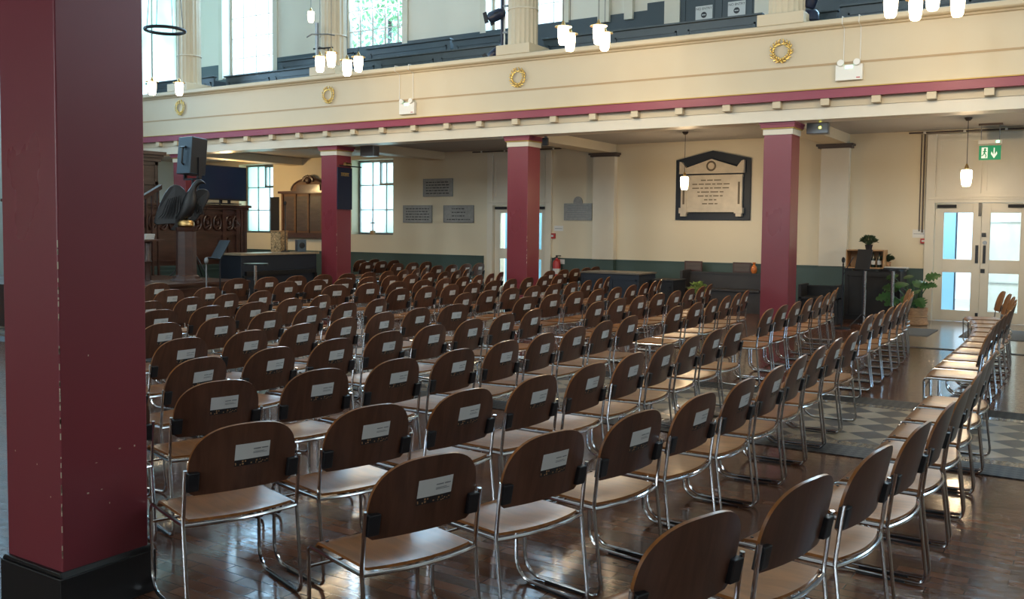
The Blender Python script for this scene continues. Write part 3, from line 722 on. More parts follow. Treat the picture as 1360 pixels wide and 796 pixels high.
ROWS = {
    ('near', 0): [(-0.629, 6.936, 0.002), (-0.622, 6.376, 0.017), (-0.613, 5.816, 0.016), (-0.607, 5.256, 0.0), (-0.615, 4.696, -0.03), (-0.644, 4.136, -0.076), (-0.703, 3.576, -0.136), (-0.8, 3.016, -0.21), (-0.944, 2.456, -0.295)],
    ('near', 1): [(-1.67, 7.611, -0.006), (-1.664, 7.051, 0.023), (-1.647, 6.491, 0.036), (-1.627, 5.931, 0.032), (-1.614, 5.371, 0.012), (-1.617, 4.811, -0.025), (-1.645, 4.251, -0.078), (-1.707, 3.691, -0.147), (-1.814, 3.131, -0.23), (-1.973, 2.571, -0.325)],
    ('near', 2): [(-2.624, 7.645, 0.013), (-2.609, 7.081, 0.039), (-2.583, 6.517, 0.049), (-2.557, 5.954, 0.042), (-2.539, 5.39, 0.019), (-2.538, 4.826, -0.02), (-2.565, 4.262, -0.076), (-2.627, 3.699, -0.147), (-2.735, 3.135, -0.232), (-2.896, 2.571, -0.328)],
    ('near', 3): [(-3.644, 7.703, 0.023), (-3.622, 7.138, 0.05), (-3.591, 6.574, 0.058), (-3.561, 6.009, 0.047), (-3.542, 5.444, 0.017), (-3.545, 4.88, -0.031), (-3.58, 4.315, -0.098), (-3.659, 3.75, -0.182), (-3.792, 3.186, -0.281), (-3.924, 2.621, -0.281)],
    ('near', 4): [(-4.69, 7.722, 0.089), (-4.645, 7.141, 0.066), (-4.613, 6.561, 0.047), (-4.59, 5.98, 0.032), (-4.575, 5.4, 0.021), (-4.565, 4.819, 0.014), (-4.558, 4.239, 0.011), (-4.551, 3.658, 0.012), (-4.545, 3.078, 0.012)],
    ('near', 5): [(-5.636, 7.741, -0.095), (-5.656, 7.155, 0.021), (-5.619, 6.569, 0.094), (-5.553, 5.983, 0.124), (-5.482, 5.397, 0.11), (-5.432, 4.811, 0.053), (-5.428, 4.225, -0.047), (-5.424, 3.639, -0.047)],
    ('near', 6): [(-6.713, 7.767, 0.16), (-6.622, 7.167, 0.14), (-6.544, 6.567, 0.119), (-6.478, 5.967, 0.099), (-6.425, 5.367, 0.078), (-6.384, 4.767, 0.057), (-6.343, 4.167, 0.057)],
    ('near', 7): [(-7.57, 7.784, 0.2), (-7.471, 7.209, 0.14), (-7.408, 6.634, 0.078), (-7.381, 6.059, 0.016), (-7.39, 5.484, -0.046), (-7.398, 4.909, -0.046)],
    ('near', 8): [(-8.608, 7.83, 0.156), (-8.511, 7.23, 0.164), (-8.409, 6.63, 0.172), (-8.302, 6.03, 0.181), (-8.195, 5.43, 0.181)],
    ('near', 9): [(-9.595, 7.86, -0.0), (-9.595, 7.29, -0.0), (-9.595, 6.72, -0.0)],
    ('near', 10): [(-10.79, 7.99, -0.0), (-10.79, 7.42, -0.0)],
    ('far', 0): [(-0.791, 8.357, 0.046), (-0.81, 8.93, 0.022), (-0.818, 9.502, 0.008), (-0.821, 10.074, 0.003), (-0.823, 10.647, 0.008), (-0.832, 11.219, 0.023), (-0.851, 11.791, 0.047), (-0.887, 12.364, 0.081), (-0.946, 12.936, 0.124), (-1.032, 13.509, 0.177), (-1.152, 14.081, 0.237)],
    ('far', 1): [(-1.877, 9.227, 0.011), (-1.883, 9.788, 0.012), (-1.892, 10.349, 0.021), (-1.909, 10.909, 0.039), (-1.938, 11.47, 0.065), (-1.984, 12.031, 0.099), (-2.051, 12.591, 0.142), (-2.145, 13.152, 0.191), (-2.27, 13.713, 0.248)],
    ('far', 2): [(-2.855, 9.282, 0.042), (-2.875, 9.859, 0.028), (-2.89, 10.436, 0.026), (-2.907, 11.013, 0.037), (-2.934, 11.59, 0.06), (-2.978, 12.166, 0.095), (-3.046, 12.743, 0.142), (-3.145, 13.32, 0.201)],
    ('far', 3): [(-3.724, 8.988, 0.007), (-3.737, 9.582, 0.038), (-3.769, 10.175, 0.069), (-3.819, 10.768, 0.099), (-3.887, 11.362, 0.13), (-3.974, 11.955, 0.16)],
    ('far', 4): [(-4.646, 8.995, 0.028), (-4.654, 9.555, 0.003), (-4.653, 10.115, -0.005), (-4.652, 10.675, 0.004), (-4.66, 11.235, 0.029), (-4.687, 11.795, 0.071), (-4.743, 12.355, 0.129), (-4.836, 12.915, 0.203)],
    ('far', 5): [(-5.613, 9.095, -0.031), (-5.595, 9.67, -0.031), (-5.58, 10.245, -0.019), (-5.575, 10.82, 0.005), (-5.588, 11.396, 0.041), (-5.625, 11.971, 0.089), (-5.693, 12.546, 0.148), (-5.799, 13.121, 0.218), (-5.951, 13.696, 0.297)],
    ('far', 6): [(-6.53, 9.155, 0.093), (-6.568, 9.728, 0.042), (-6.582, 10.301, 0.013), (-6.587, 10.874, 0.006), (-6.593, 11.447, 0.022), (-6.616, 12.02, 0.059), (-6.666, 12.593, 0.119), (-6.757, 13.166, 0.199), (-6.901, 13.739, 0.298)],
    ('far', 7): [(-7.611, 9.25, -0.005), (-7.616, 9.823, 0.022), (-7.635, 10.396, 0.043), (-7.665, 10.969, 0.06), (-7.703, 11.542, 0.071), (-7.746, 12.115, 0.078), (-7.791, 12.688, 0.079), (-7.835, 13.261, 0.075), (-7.876, 13.834, 0.066)],
    ('far', 8): [(-8.746, 9.285, -0.178), (-8.661, 9.859, -0.115), (-8.614, 10.433, -0.051), (-8.603, 11.006, 0.014), (-8.629, 11.58, 0.078), (-8.693, 12.154, 0.142), (-8.793, 12.727, 0.205), (-8.931, 13.301, 0.266), (-9.105, 13.875, 0.325)],
    ('far', 9): [(-9.77, 9.379, -0.039), (-9.75, 9.944, -0.03), (-9.738, 10.509, -0.012), (-9.738, 11.074, 0.013), (-9.754, 11.639, 0.047), (-9.793, 12.205, 0.089), (-9.857, 12.77, 0.139), (-9.953, 13.335, 0.196), (-10.084, 13.9, 0.26), (-10.255, 14.465, 0.329)],
    ('far', 10): [(-10.853, 9.419, -0.081), (-10.807, 9.981, -0.08), (-10.766, 10.544, -0.065), (-10.737, 11.106, -0.036), (-10.728, 11.669, 0.007), (-10.747, 12.231, 0.063), (-10.802, 12.794, 0.132), (-10.9, 13.356, 0.214), (-11.048, 13.919, 0.305), (-11.256, 14.481, 0.337)],
}
RN = ['rearmost row', 'second row from the back', 'third row from the back', 'fourth row from the back', 'fifth row from the back', 'sixth row from the back', 'seventh row from the back',
      'eighth row from the back', 'third row from the front', 'second row from the front', 'front row']
for pas in (0, 1):
    for (blk, k), L in ROWS.items():
        for j, (X, Y, rz) in enumerate(L):
            if (k == 0) != (pas == 1): continue
            st = k != 0
            lab = '%s plywood chair, %s from the tiled aisle, %s, %s block' % ('stickered' if st else 'plain-backed', ORD[j], RN[k], blk)
            place_chair(X, Y, rz+random.uniform(-.012, .012), lab, ('chairs of the near block' if blk == 'near' else 'chairs of the far block'), st)
# chairs under the gallery, by the aisle wall
def wall_row(pxs, Y0, dY, names, rz=0, grp='chairs under the gallery'):
    for i, (px, n) in enumerate(zip(pxs, names)):
        Y = Y0+i*dY; X = W(px, 355, Y).x; place_chair(X, Y, rz, n, grp)
wall_row([581, 600, 619, 636], 15.35, .58, ['stickered chair under the plaques, nearest of the right-hand row by the dado', 'stickered chair under the plaques, second in the right-hand row by the dado',
    'stickered chair under the plaques, third in the right-hand row by the dado', 'stickered chair against the green dado beside the middle doorway'])
wall_row([528, 548, 566], 15.6, .62, ['stickered chair under the plaques, nearest of the middle row of three', 'stickered chair under the plaques, middle of the middle row', 'stickered chair under the plaques, furthest of the middle row'])
wall_row([487, 506.5, 523], 15.8, .62, ['dark stickered chair below the left aisle window, nearest in its row', 'dark stickered chair below the right edge of the aisle window', 'dark stickered chair against the dado right of the aisle window'])
wall_row([479, 497], 16.6, .62, ['dark chair right of the banner column, nearer of two below the window', 'dark chair against the dado right of the banner column'])
wall_row([729.5, 748, 763, 777.5, 790], 15.0, .57, ['stickered chair just right of the middle burgundy column', 'stickered chair beside the red fire extinguisher', 'stickered chair right of the fire extinguisher, third of the short row',
    'stickered chair right of the extinguisher, fourth of the short row', 'last chair of the short row against the dado, seen nearly edge on'])

# ------------------------------------------------------------------ left side: platform, pulpit, lectern
PXf = -15.0
st_ = struct(bx(PXf-1.5, -12.15, 7.6, 10.75, 0, .60).build('floor_platform', 'dkwood'))
g = MB()
for z in (.10, .38, .52): g.box(-12.15, -12.12, 7.6, 10.75, z, z+.03)
g.box(PXf-1.5, -12.08, 7.6, 10.77, .60, .64); g.build('platform_moulding', 'dkwood', st_)
pu = thing('pulpit', 'large carved dark oak pulpit enclosure behind the eagle lectern', 'pulpit', (PXf, 11.5, 0))
yb0, yb1 = 8.6, 13.25; zt = 1.97
g = MB(); g.box(-.55, 0, yb0-11.5, yb1-11.5, .78, zt-.10)
g.build('pulpit_body', 'dkwood', pu)
g = MB(); g.box(-.56, .02, yb0-11.5, yb1-11.5, 0, .76); g.box(0, .045, yb0-11.5, yb1-11.5, .74, .78); g.box(0, .04, yb0-11.5, yb1-11.5, .66, .69); g.build('pulpit_base', 'green', pu)
g = MB(); g.prism([(-.60, zt-.10), (.03, zt-.10), (.05, zt-.06), (.09, zt-.05), (.11, zt-.01), (.11, zt+.01), (-.60, zt+.01)], 'y', yb0-11.55, yb1-11.42) if False else None
g.add([], []); g.box(-.60, .06, yb0-11.54, yb1-11.46, zt-.10, zt-.05); g.box(-.62, .10, yb0-11.58, yb1-11.42, zt-.05, zt); g.build('cornice', 'dkwood', pu, bevel=.008)
g = MB()
ys = [yb0-11.5, -1.95, -1.15, .30, 1.12, 1.58, yb1-11.5-.10]
for y in ys+[yb1-11.5-.28]: g.box(0, .05, y, y+.09, .78, zt-.10)
for z in (1.36, 1.40, 1.78): g.box(0, .035, yb0-11.5, yb1-11.5, z, z+.035)
g.build('pulpit_stile', 'dkwood', pu)
g = MB(); 
for a, b in zip(ys, ys[1:]):
    if b-a < .3: continue
    for q in ((a+.15, b-.06, .86, .885), (a+.15, b-.06, 1.28, 1.305)): g.box(0, .022, *q)
    for y in (a+.15, b-.085): g.box(0, .022, y, y+.025, .86, 1.30)
g.build('pulpit_panel', 'dkwood', pu)
for a, b in zip(ys, ys[1:]):
    if b-a < .3: continue
    n = max(2, round((b-a-.1)/.24)); g = MB()
    for i in range(n):
        yc = a+.09+(b-a-.09)*(i+.5)/n; zc = 1.605; R = .145
        g.tube([(.03, yc+R*.62*math.cos(t_), zc+R*math.sin(t_)) for t_ in [2*PI*k/20 for k in range(20)]], .017, 6, closed=True)
        g.tube([(.035, yc-.05, zc-.11), (.05, yc+.045, zc-.04), (.05, yc-.045, zc+.04), (.035, yc+.05, zc+.11)], .016, 6)
        g.ball((.04, yc, zc), (.03, .03, .05), 8)
    g.build('openwork_carving', 'dkwood', pu)
# panelled oak screen behind
p = W(187, 240, 13.0); sx = -17.35
sc2 = thing('panelled_screen', 'tall weathered oak panelled screen with cornice at the far left', 'screen', (sx, 12.0, 0))
g = MB(); g.box(-.15, 0, -1.9, .88, 0, 3.0); g.build('screen_body', 'greywood', sc2)
g = MB(); g.box(-.2, .06, -1.95, .93, 2.92, 3.0); g.box(-.2, .10, -1.99, .97, 3.0, 3.06); g.box(-.2, .14, -2.03, 1.01, 3.06, 3.13); g.build('cornice', 'greywood', sc2)
g = MB()
for y in (-1.9, -1.45, -.98, -.51, -.02, .42, .80): g.box(0, .03, y, y+.07, 0, 2.92)
for z in (2.0, 2.42, 2.84, 1.55): g.box(0, .03, -1.9, .88, z, z+.07)
g.build('screen_stile', 'greywood', sc2)
# stair rail of the pulpit
t = thing('pulpit_stair_rail', 'sloping dark oak stair rail left of the pulpit', 'rail', (-14.4, 9.2, 0))
g = MB(); g.prism([(.95, 1.95), (1.55, 2.28), (1.55, 2.20), (.95, 1.87)], 'x', -.05, .05); g.build('handrail', 'dkwood', t)
g = MB()
for i in range(5): y = 1.0+i*.12; g.box(-.02, .02, y, y+.03, .64, 1.92+i*.062)
g.build('baluster', 'dkwood', t)
g = MB(); g.box(-.09, .09, .78, .96, .64, 1.86); g.box(-.13, .13, .74, 1.0, 1.86, 1.93); g.build('newel_post', 'dkwood', t)

# eagle lectern
ec = DP(247, 300, 15.2); er = math.atan2(-ec.y, -ec.x)            # towards the room
t = thing('eagle_lectern', 'carved dark eagle lectern with half-spread wings on a tall octagonal oak post', 'lectern', (ec.x, ec.y, .60), 0)
R_ = Matrix.Rotation(er, 4, 'Z')
post = MB(); post.lathe([(.26, 0), (.26, .05), (.22, .08), (.20, .12), (.165, .14), (.155, .85), (.17, .88), (.18, .92)], 8, smooth=False); post.build('post', 'dkwood', t)
gl = MB(); gl.lathe([(.10, .92), (.13, .945), (.135, .99), (.11, 1.03), (.05, 1.05)], 20); gl.build('globe', 'brass', t)
# body, one continuous surface: rings along the spine
def spine(rings, n=14, mx=None):
    mb = MB(); vs = []; fs = []
    for (c, rx, ry, tl) in rings:
        for k in range(n):
            a = 2*PI*k/n; v = Vector((rx*math.cos(a), ry*math.sin(a), 0)); v = Matrix.Rotation(tl, 3, 'Y') @ v; vs.append(Vector(c)+v)
    m = len(rings)
    for j in range(m-1):
        for k in range(n): fs.append((j*n+k, j*n+(k+1) % n, (j+1)*n+(k+1) % n, (j+1)*n+k))
    fs.append(tuple(range(n))[::-1]); fs.append(tuple((m-1)*n+k for k in range(n)))
    return mb.add(vs, fs, True, mx)
# local frame: x' along the picture's right (beak), y' towards the back
ux = Vector((math.cos(YAW+.30), math.sin(YAW+.30), 0)); rzE = math.atan2(ux.y, ux.x)
RE = Matrix.Rotation(rzE, 4, 'Z')
body = spine([((-.14, .03, .98), .03, .02, .5), ((-.09, .02, 1.05), .07, .05, .5), ((-.01, 0, 1.13), .10, .085, .3), ((.04, 0, 1.25), .115, .10, .1), ((.07, 0, 1.38), .11, .095, .0),
              ((.09, 0, 1.48), .075, .07, .2), ((.115, 0, 1.555), .048, .045, .35), ((.15, 0, 1.62), .045, .040, .6), ((.195, 0, 1.665), .046, .040, 1.0), ((.245, 0, 1.675), .034, .030, 1.4), ((.285, 0, 1.66), .018, .018, 1.7), ((.31, 0, 1.63), .006, .007, 2.3)], mx=RE)
body.build('eagle_body', 'ebony', t)
for s in (-1, 1):
    # outline of a wing in (span, height), raised and half open
    out = [(.02, 1.42), (.10, 1.51), (.18, 1.555), (.26, 1.56), (.31, 1.53), (.335, 1.47), (.32, 1.40), (.27, 1.29), (.21, 1.18), (.14, 1.06), (.05, .98), (-.03, 1.05), (-.04, 1.22)]
    if s < 0: out = [(-.06, 1.46), (-.02, 1.54), (.05, 1.60), (.13, 1.62), (.21, 1.58), (.29, 1.47), (.36, 1.32), (.42, 1.16), (.47, .99), (.42, .95), (.28, .97), (.12, .98), (-.04, 1.02), (-.08, 1.2)]
    out = [(a, b) for a, b in out]
    n = len(out); vs = []; th = .035
    for q in (-1, 1):
        for a, b in out:
            lift = .10*(a/.4)**2+.05; vs.append((s*(.04+a), lift+q*th*(1-a), b))
    fs = [tuple(range(n)), tuple(range(2*n-1, n-1, -1))]+[(i, i+n, (i+1) % n+n, (i+1) % n) for i in range(n)]
    MB().add(vs, fs, False, RE).build('wing', 'ebony', t, bevel=.015)
    fe = MB()
    for k in range(7):
        a0 = .05+k*(.05 if s < 0 else .035); fe.tube([(s*(.05+a0*.62), -.0, 1.44-k*.01), (s*(.05+a0*.9), .025, 1.2-k*.012), (s*(.06+a0*1.05), .03, 1.06+(0 if s < 0 else k*.035))], [.006, .009, .005], 6, mx=RE)
    fe.build('feathers', 'ebony', t)
    lg = MB(); lg.tube([(s*.045, 0, 1.12), (s*.05, -.01, 1.06), (s*.05, -.02, 1.03)], [.035, .022, .018], 8, mx=RE)
    for q in (-1, 0, 1): lg.tube([(s*.05, -.02, 1.035), (s*.05+q*.02, -.06, 1.035), (s*.05+q*.025, -.085, 1.01)], [.012, .010, .004], 6, mx=RE)
    lg.build('talon', 'ebony', t)
tl = MB(); tl.prism([(-.10, 1.08), (-.20, .93), (-.24, .88), (-.17, .87), (-.05, 1.0)], 'y', .0, .05, RE); tl.build('tail', 'ebony', t)

# white cards on the little dark desk at the left edge
q = DP(196, 318, 15.0)
t = thing('reading_desk', 'slim dark reading desk at the far left beside the near column', 'desk', (q.x, q.y, .60))
zz = q.z-.60
MB().lathe([(.13, 0), (.13, .03), (.05, .06), (.045, zz*.45), (.07, zz*.5), (.045, zz*.55), (.05, zz-.06), (.09, zz-.03)], 12).build('pedestal', 'dkwood', t)
bx(-.2, .2, -.2, .2, zz-.03, zz).build('desk_top', 'dkwood', t)
t = thing('card_stack', 'small stack of white cards on the dark reading desk', 'cards', (q.x, q.y, q.z))
for i in range(3): bx(-.07+i*.012, .06+i*.012, -.09, .08, .03*i, .03*i+.028).build('card_block', 'paper', t)

# television on its stand
a = DP(262, 245, 17.9); b = DP(326, 246, 19.0); dx, dy = b.x-a.x, b.y-a.y; rz = math.atan2(dy, dx); L_ = math.hypot(dx, dy)
cxx, cyy = (a.x+b.x)/2, (a.y+b.y)/2; zlo = DP(300, 266, 18.4).z; zhi = DP(300, 220.5, 18.4).z; zb = 1.98
t = thing('television', 'large flat black screen standing above the pulpit behind the loudspeaker', 'television', (cxx, cyy, zb), rz)
bx(-L_/2, L_/2, -.03, .03, zlo-zb, zhi-zb).build('casing', 'blackmatt', t, bevel=.006)
bx(-L_/2+.02, L_/2-.02, -.034, -.03, zlo-zb+.03, zhi-zb-.02).build('screen', 'screen', t)
for x in (-.02, .20): bx(x-.025, x+.025, .0, .04, 0, zlo-zb+.1).build('leg', 'blackmatt', t)
bx(-.3, .4, -.12, .12, 0, .02).build('foot_plate', 'blackmatt', t)
q = W(292, 246, 15.9)  # unseen lamp and stand, added to warm the wall around the oak board
t = thing('added_lamp', 'unseen warm lamp added behind the television to light the wall', 'lamp', (q.x, 15.9, 0))
MB().tube([(0, 0, .02), (0, 0, q.z-.15)], .02, 8).build('pole', 'iron', t); MB().lathe([(.2, 0), (.2, .02), (.04, .04)], 20).build('base', 'iron', t); MB().lathe([(.10, -.14), (.13, -.12), (.15, .10), (.13, .12)], 20, (0, 0, q.z)).build('lamp_shade', 'shade', t)
l = D.lights.new('lamp_light', 'POINT'); l.energy = 45; l.color = (1, .66, .28); l.shadow_soft_size = .08
lo = D.objects.new('lamp_light', l); col.objects.link(lo); lo.parent = t; lo.location = (.2, .05, q.z+.05)
# loudspeaker on a pole
s0 = DP(255.5, 208, 16.6); ps = thing('speaker_stand', 'pole stand carrying the tilted loudspeaker behind the eagle', 'stand', (s0.x, s0.y, .60))
MB().tube([(0, 0, .02), (0, 0, s0.z-.60-.42)], .022, 10).build('pole', 'iron', ps)
for k in range(3):
    a_ = 2*PI*k/3; MB().tube([(0, 0, .5), (.42*math.cos(a_), .42*math.sin(a_), .015)], .012, 8).build('leg', 'iron', ps)
t = thing('loudspeaker', 'large dark loudspeaker tilted on a pole, left of the television', 'loudspeaker', (s0.x, s0.y, s0.z-.42), YAW+.95)
tm = Matrix.Translation((0, 0, .42)) @ Matrix.Rotation(math.radians(5), 4, 'Y') @ Matrix.Translation((0, 0, -.42))
cab = MB(); cab.prism([(-.17, -.20), (.17, -.17), (.17, .17), (-.17, .20)], 'z', .09, .75, tm); cab.build('cabinet', 'spk', t, bevel=.012)
g = MB(); g.prism([(-.165, -.209), (.165, -.180), (.165, -.172), (-.165, -.200)], 'z', .11, .73, tm); g.build('grille', 'blackmatt', t)
g = MB(); g.tube([(-.17, .0, .25), (-.21, 0, .28), (-.21, 0, .55), (-.17, 0, .58)], .018, 8, mx=tm); g.tube([(-.20, -.07, .56), (-.20, .07, .56)], .02, 8, mx=tm); g.build('handle', 'black', t)
g = MB(); g.box(-.03, .03, -.23, .23, 0, .03); g.box(-.03, .03, -.23, -.20, 0, .4); g.box(-.03, .03, .20, .23, 0, .4); g.build('yoke', 'iron', t)

# black piano with things on it
yk = [W(313, 345, 11.6).y, 0]
t = thing('piano', 'long black upright piano with a pale top edge left of the banner column', 'piano', (-13.75, 12.75, 0))
g = MB(); g.box(-.30, .30, -.98, .98, 0, 1.0); g.build('case', 'navy', t, bevel=.01)
g = MB(); g.box(-.33, .33, -1.02, 1.02, 1.0, 1.035); g.build('lid', 'tabletop', t)
g = MB(); g.box(.30, .36, -.9, .9, .62, .70); g.box(.30, .34, -.95, -.88, 0, .62); g.box(.30, .34, .88, .95, 0, .62); g.build('key_slip', 'black', t)
q = DP(402, 331, 18.0)
t = thing('monitor_speaker', 'small dark grey speaker standing on the right end of the piano', 'speaker', (-13.75, 13.58, 1.035), 1.1)
bx(-.09, .09, -.09, .09, 0, .25).build('cabinet', 'spk', t, bevel=.008)
d_ = MB().lathe([(.06, 0), (.05, .008), (.02, .012)], 16).build('cone', 'blackmatt', t); d_.rotation_euler = (PI/2, 0, 0); d_.location = (0, -.09, .13)
t = thing('patterned_box', 'tan and brown patterned fabric box behind the piano', 'box', (-14.3, 13.52, 0), .2)
bx(-.12, .12, -.13, .13, .0, 1.44).build('cover', 'pattern', t, bevel=.01); bx(-.13, .13, -.14, .14, 1.44, 1.46).build('lid', 'pine', t)
t = thing('microphone_stand', 'thin black microphone stand rising beside the patterned box', 'stand', (-13.9, 13.30, 1.035))
MB().tube([(0, 0, 0), (0, 0, .95)], .010, 6).build('pole', 'iron', t); MB().lathe([(.09, 0), (.09, .015), (.02, .03)], 16).build('base', 'iron', t); MB().ball((0, 0, .98), (.03, .03, .045), 8).build('microphone', 'blackmatt', t)
# small table with a chrome leg, music stand
q = DP(339, 350, 15.3)
t = thing('high_round_table', 'small black-topped table on one chrome leg before the piano', 'table', (q.x, q.y, 0))
MB().lathe([(.21, q.z-.025), (.21, q.z)], 28).build('table_top', 'black', t); MB().tube([(0, 0, .02), (0, 0, q.z-.02)], .028, 12).build('leg', 'chrome', t); MB().lathe([(.20, 0), (.20, .012), (.05, .03)], 24).build('base', 'chrome', t)
def music_stand(x, y, z0, h, rz, lab, w_=.42, tilt=.45):
    t = thing('music_stand', lab, 'music stand', (x, y, z0), rz)
    MB().tube([(0, 0, .05), (0, 0, h-.12)], .012, 8).build('pole', 'iron', t)
    tm = Matrix.Translation((0, 0, h)) @ Matrix.Rotation(tilt, 4, 'X')
    g = MB(); g.box(-w_/2, w_/2, -.006, .006, -.15, .18, tm); g.box(-w_/2, w_/2, -.06, .0, -.16, -.15, tm); g.build('desk', 'blackmatt', t)
    for k in range(3): a_ = 2*PI*k/3+.4; MB().tube([(0, 0, .22), (.25*math.cos(a_), .25*math.sin(a_), .012)], .009, 6).build('foot', 'iron', t)
    return t
q = DP(292, 333, 14.4); music_stand(q.x, q.y, 0, q.z, YAW-.9, 'dark music stand with a glint in front of the pulpit panels', tilt=-.5)
q = DP(274, 350, 14.0); t = thing('floor_microphone', 'short microphone stand with a small lamp beside the lectern post', 'stand', (q.x, q.y, 0))
MB().tube([(0, 0, .02), (0, 0, q.z)], .011, 8).build('pole', 'steel', t); MB().lathe([(.12, 0), (.12, .015), (.02, .03)], 16).build('base', 'iron', t); MB().ball((0, 0, q.z+.04), (.035, .035, .055), 8).build('microphone', 'steel', t)

# ------------------------------------------------------------------ on the aisle wall
def wrect(x0, y0, x1, y1, Y=YW): a = W(x0, y0, Y); b = W(x1, y1, Y); return (a.x+b.x)/2, (a.z+b.z)/2, b.x-a.x, a.z-b.z
# war memorial board, oak, arched
p0 = W(373, 258, YW); p1 = W(452, 310, YW); x0, x1 = p0.x+.10, p0.x+2.15; zb, zm = 1.33, 2.42; zt = W(403, 239, YW).z; xc = (x0+x1)/2
t = thing('memorial_board', 'carved oak roll of honour board with arched crest, left of the banner column', 'memorial board', (xc, YW, 0)); hw_ = (x1-x0)/2
bx(-hw_, hw_, -.08, 0, zb, zm).build('back_board', 'midwood', t)
g = MB(); g.box(-hw_-.08, hw_+.08, -.14, 0, zb-.08, zb); g.box(-hw_-.03, hw_+.03, -.12, 0, zb, zb+.05); g.box(-hw_-.07, hw_+.07, -.14, 0, zm, zm+.06); g.build('shelf_moulding', 'dkwood', t)
g = MB(); R = .60; N_ = 20; out = [(R*math.cos(PI*i/N_), zm+.06+(zt-zm-.06)*math.sin(PI*i/N_)) for i in range(N_+1)]; g.prism(out, 'y', -.10, 0); g.build('arched_crest', 'midwood', t)
g = MB(); g.tube([(a_[0]*1.06, -.08, a_[1]+.01) for a_ in out], .035, 8); g.build('arch_moulding', 'dkwood', t)
g = MB(); g.box(-.42, .42, -.125, -.09, zm+.02, zm+.22); g.build('title_panel', 'dkwood', t)
g = MB()
for i in range(9): a_ = PI*i/8; g.ball((.17*math.cos(a_), -.12, zm+.34+.09*math.sin(a_)), (.045, .03, .05), 8)
g.ball((0, -.13, zm+.34), (.10, .04, .10), 10); g.ball((0, -.13, zm+.44), (.05, .03, .04), 8); g.build('carved_crest', 'dkwood', t)
for k in range(4):
    a_ = -hw_+.10+k*(2*hw_-.2)/4+.03; b_ = a_+(2*hw_-.2)/4-.06
    pn = bx(a_, b_, -.095, -.08, zb+.10, zm-.08).build('name_panel', 'greywood', t)
    g = MB()
    for r in range(22): z = zm-.14-r*.04; g.box(a_+.04, b_-.04-.03*(r % 3), -.0965, -.095, z, z+.012)
    if zm-.14-21*.04 < zb+.1: pass
    g.build('names', 'dkwood', pn)
for k in range(5):
    x = -hw_+.04+k*(2*hw_-.14)/4; MB().box(x, x+.06, -.12, -.08, zb+.05, zm-.02).build('pilaster_strip', 'midwood', t)
MB().ball((-hw_+.08, -.09, zb-.12), (.09, .06, .07), 8).build('corbel', 'dkwood', t)
for (c, lab, m, lines) in (((360, 262, 371, 308), 'narrow black slate tablet left of the roll of honour board', 'blackmatt', 0),
        ((563, 238, 602, 261), 'grey stone plaque with lettering, uppermost of the three beside the window', 'slab', 5),
        ((536.5, 273, 574.5, 296), 'grey stone plaque with lettering, lower left of the group of three', 'slab', 5),
        ((590, 273, 630, 296), 'pale grey stone plaque with lettering, lower right of the group of three', 'slab', 4)):
    xc, zc, w_, h_ = wrect(*c); t = thing('wall_plaque', lab, 'plaque', (xc, YW, zc), 0)
    bx(-w_/2, w_/2, -.03, 0, -h_/2, h_/2).build('slab', m, t, bevel=.004)
    if lines:
        g = MB(); random.seed(int(c[0]))
        for r in range(lines):
            z = h_*(.30-.62*r/(lines-1)); x = -w_*.40 if 'right of the group' not in lab else -w_*(.22 if r < 3 else .38); e = -x
            while x < e-.03:
                l_ = random.uniform(.03, .10); l_ = min(l_, e-x); g.box(x, x+l_, -.0315, -.03, z-.011, z+.011); x += l_+.022
        g.build('lettering', 'ink', t)
        bd = MB()
        for q_ in ((-w_/2, w_/2, h_/2-.012, h_/2), (-w_/2, w_/2, -h_/2, -h_/2+.012), (-w_/2, -w_/2+.012, -h_/2, h_/2), (w_/2-.012, w_/2, -h_/2, h_/2)): bd.box(q_[0], q_[1], -.036, -.028, q_[2], q_[3])
        bd.build('border', 'steel', t)
xc, zc, w_, h_ = wrect(750, 270.5, 786.5, 293); t = thing('wall_plaque', 'grey stone plaque with a small arched top between doorway and pilaster', 'plaque', (xc, YW, zc))
g = MB(); g.prism([(-w_/2, -h_/2), (w_/2, -h_/2), (w_/2, h_/2), (w_*.16, h_/2)]+[(w_*.16*math.cos(PI*i/8), h_/2+.03+.12*math.sin(PI*i/8)) for i in range(9)]+[(-w_*.16, h_/2), (-w_/2, h_/2)], 'y', -.03, 0); g.build('slab', 'slab', t)
g = MB()
for r in range(6): g.box(-w_*.38, w_*.38-.05*(r % 2), -.0315, -.03, h_*(.34-.13*r), h_*(.34-.13*r)+.012)
g.build('lettering', 'steel', t)
# marble memorial
A = lambda x, y: W(x, y, YW)
tl_, tr_, ap, bl, br_ = A(900, 213.5), A(999, 210), A(948.5, 203), A(897.5, 292), A(996, 293)
x0, x1 = (tl_.x+bl.x)/2, (tr_.x+br_.x)/2; z0 = (bl.z+br_.z)/2; z1 = (tl_.z+tr_.z)/2; za = ap.z+.04; xc = (x0+x1)/2; hw_ = (x1-x0)/2; H = z1-z0
t = thing('marble_memorial', 'large gabled marble wall memorial on a dark navy slate surround', 'memorial', (xc, YW, z0))
MB().prism([(-hw_, 0), (hw_, 0), (hw_, H), (0, za-z0), (-hw_, H)], 'y', -.05, 0).build('slate_surround', 'navy', t, bevel=.004)
i_ = hw_*.86
MB().box(-i_*.93, i_*.93, -.10, -.05, H*.20, H*.74).build('inscription_slab', 'marble', t)
g = MB(); g.prism([(-i_, H*.80), (i_, H*.80), (i_*.8, H*.86), (0, H*1.0), (-i_*.8, H*.86)], 'y', -.13, -.05)
for s in (-1, 1): g.prism([(s*i_, H*.80), (s*i_, H*.97), (s*i_*.93, H*.96), (s*i_*.80, H*.87), (s*i_*.78, H*.80)], 'y', -.14, -.05)
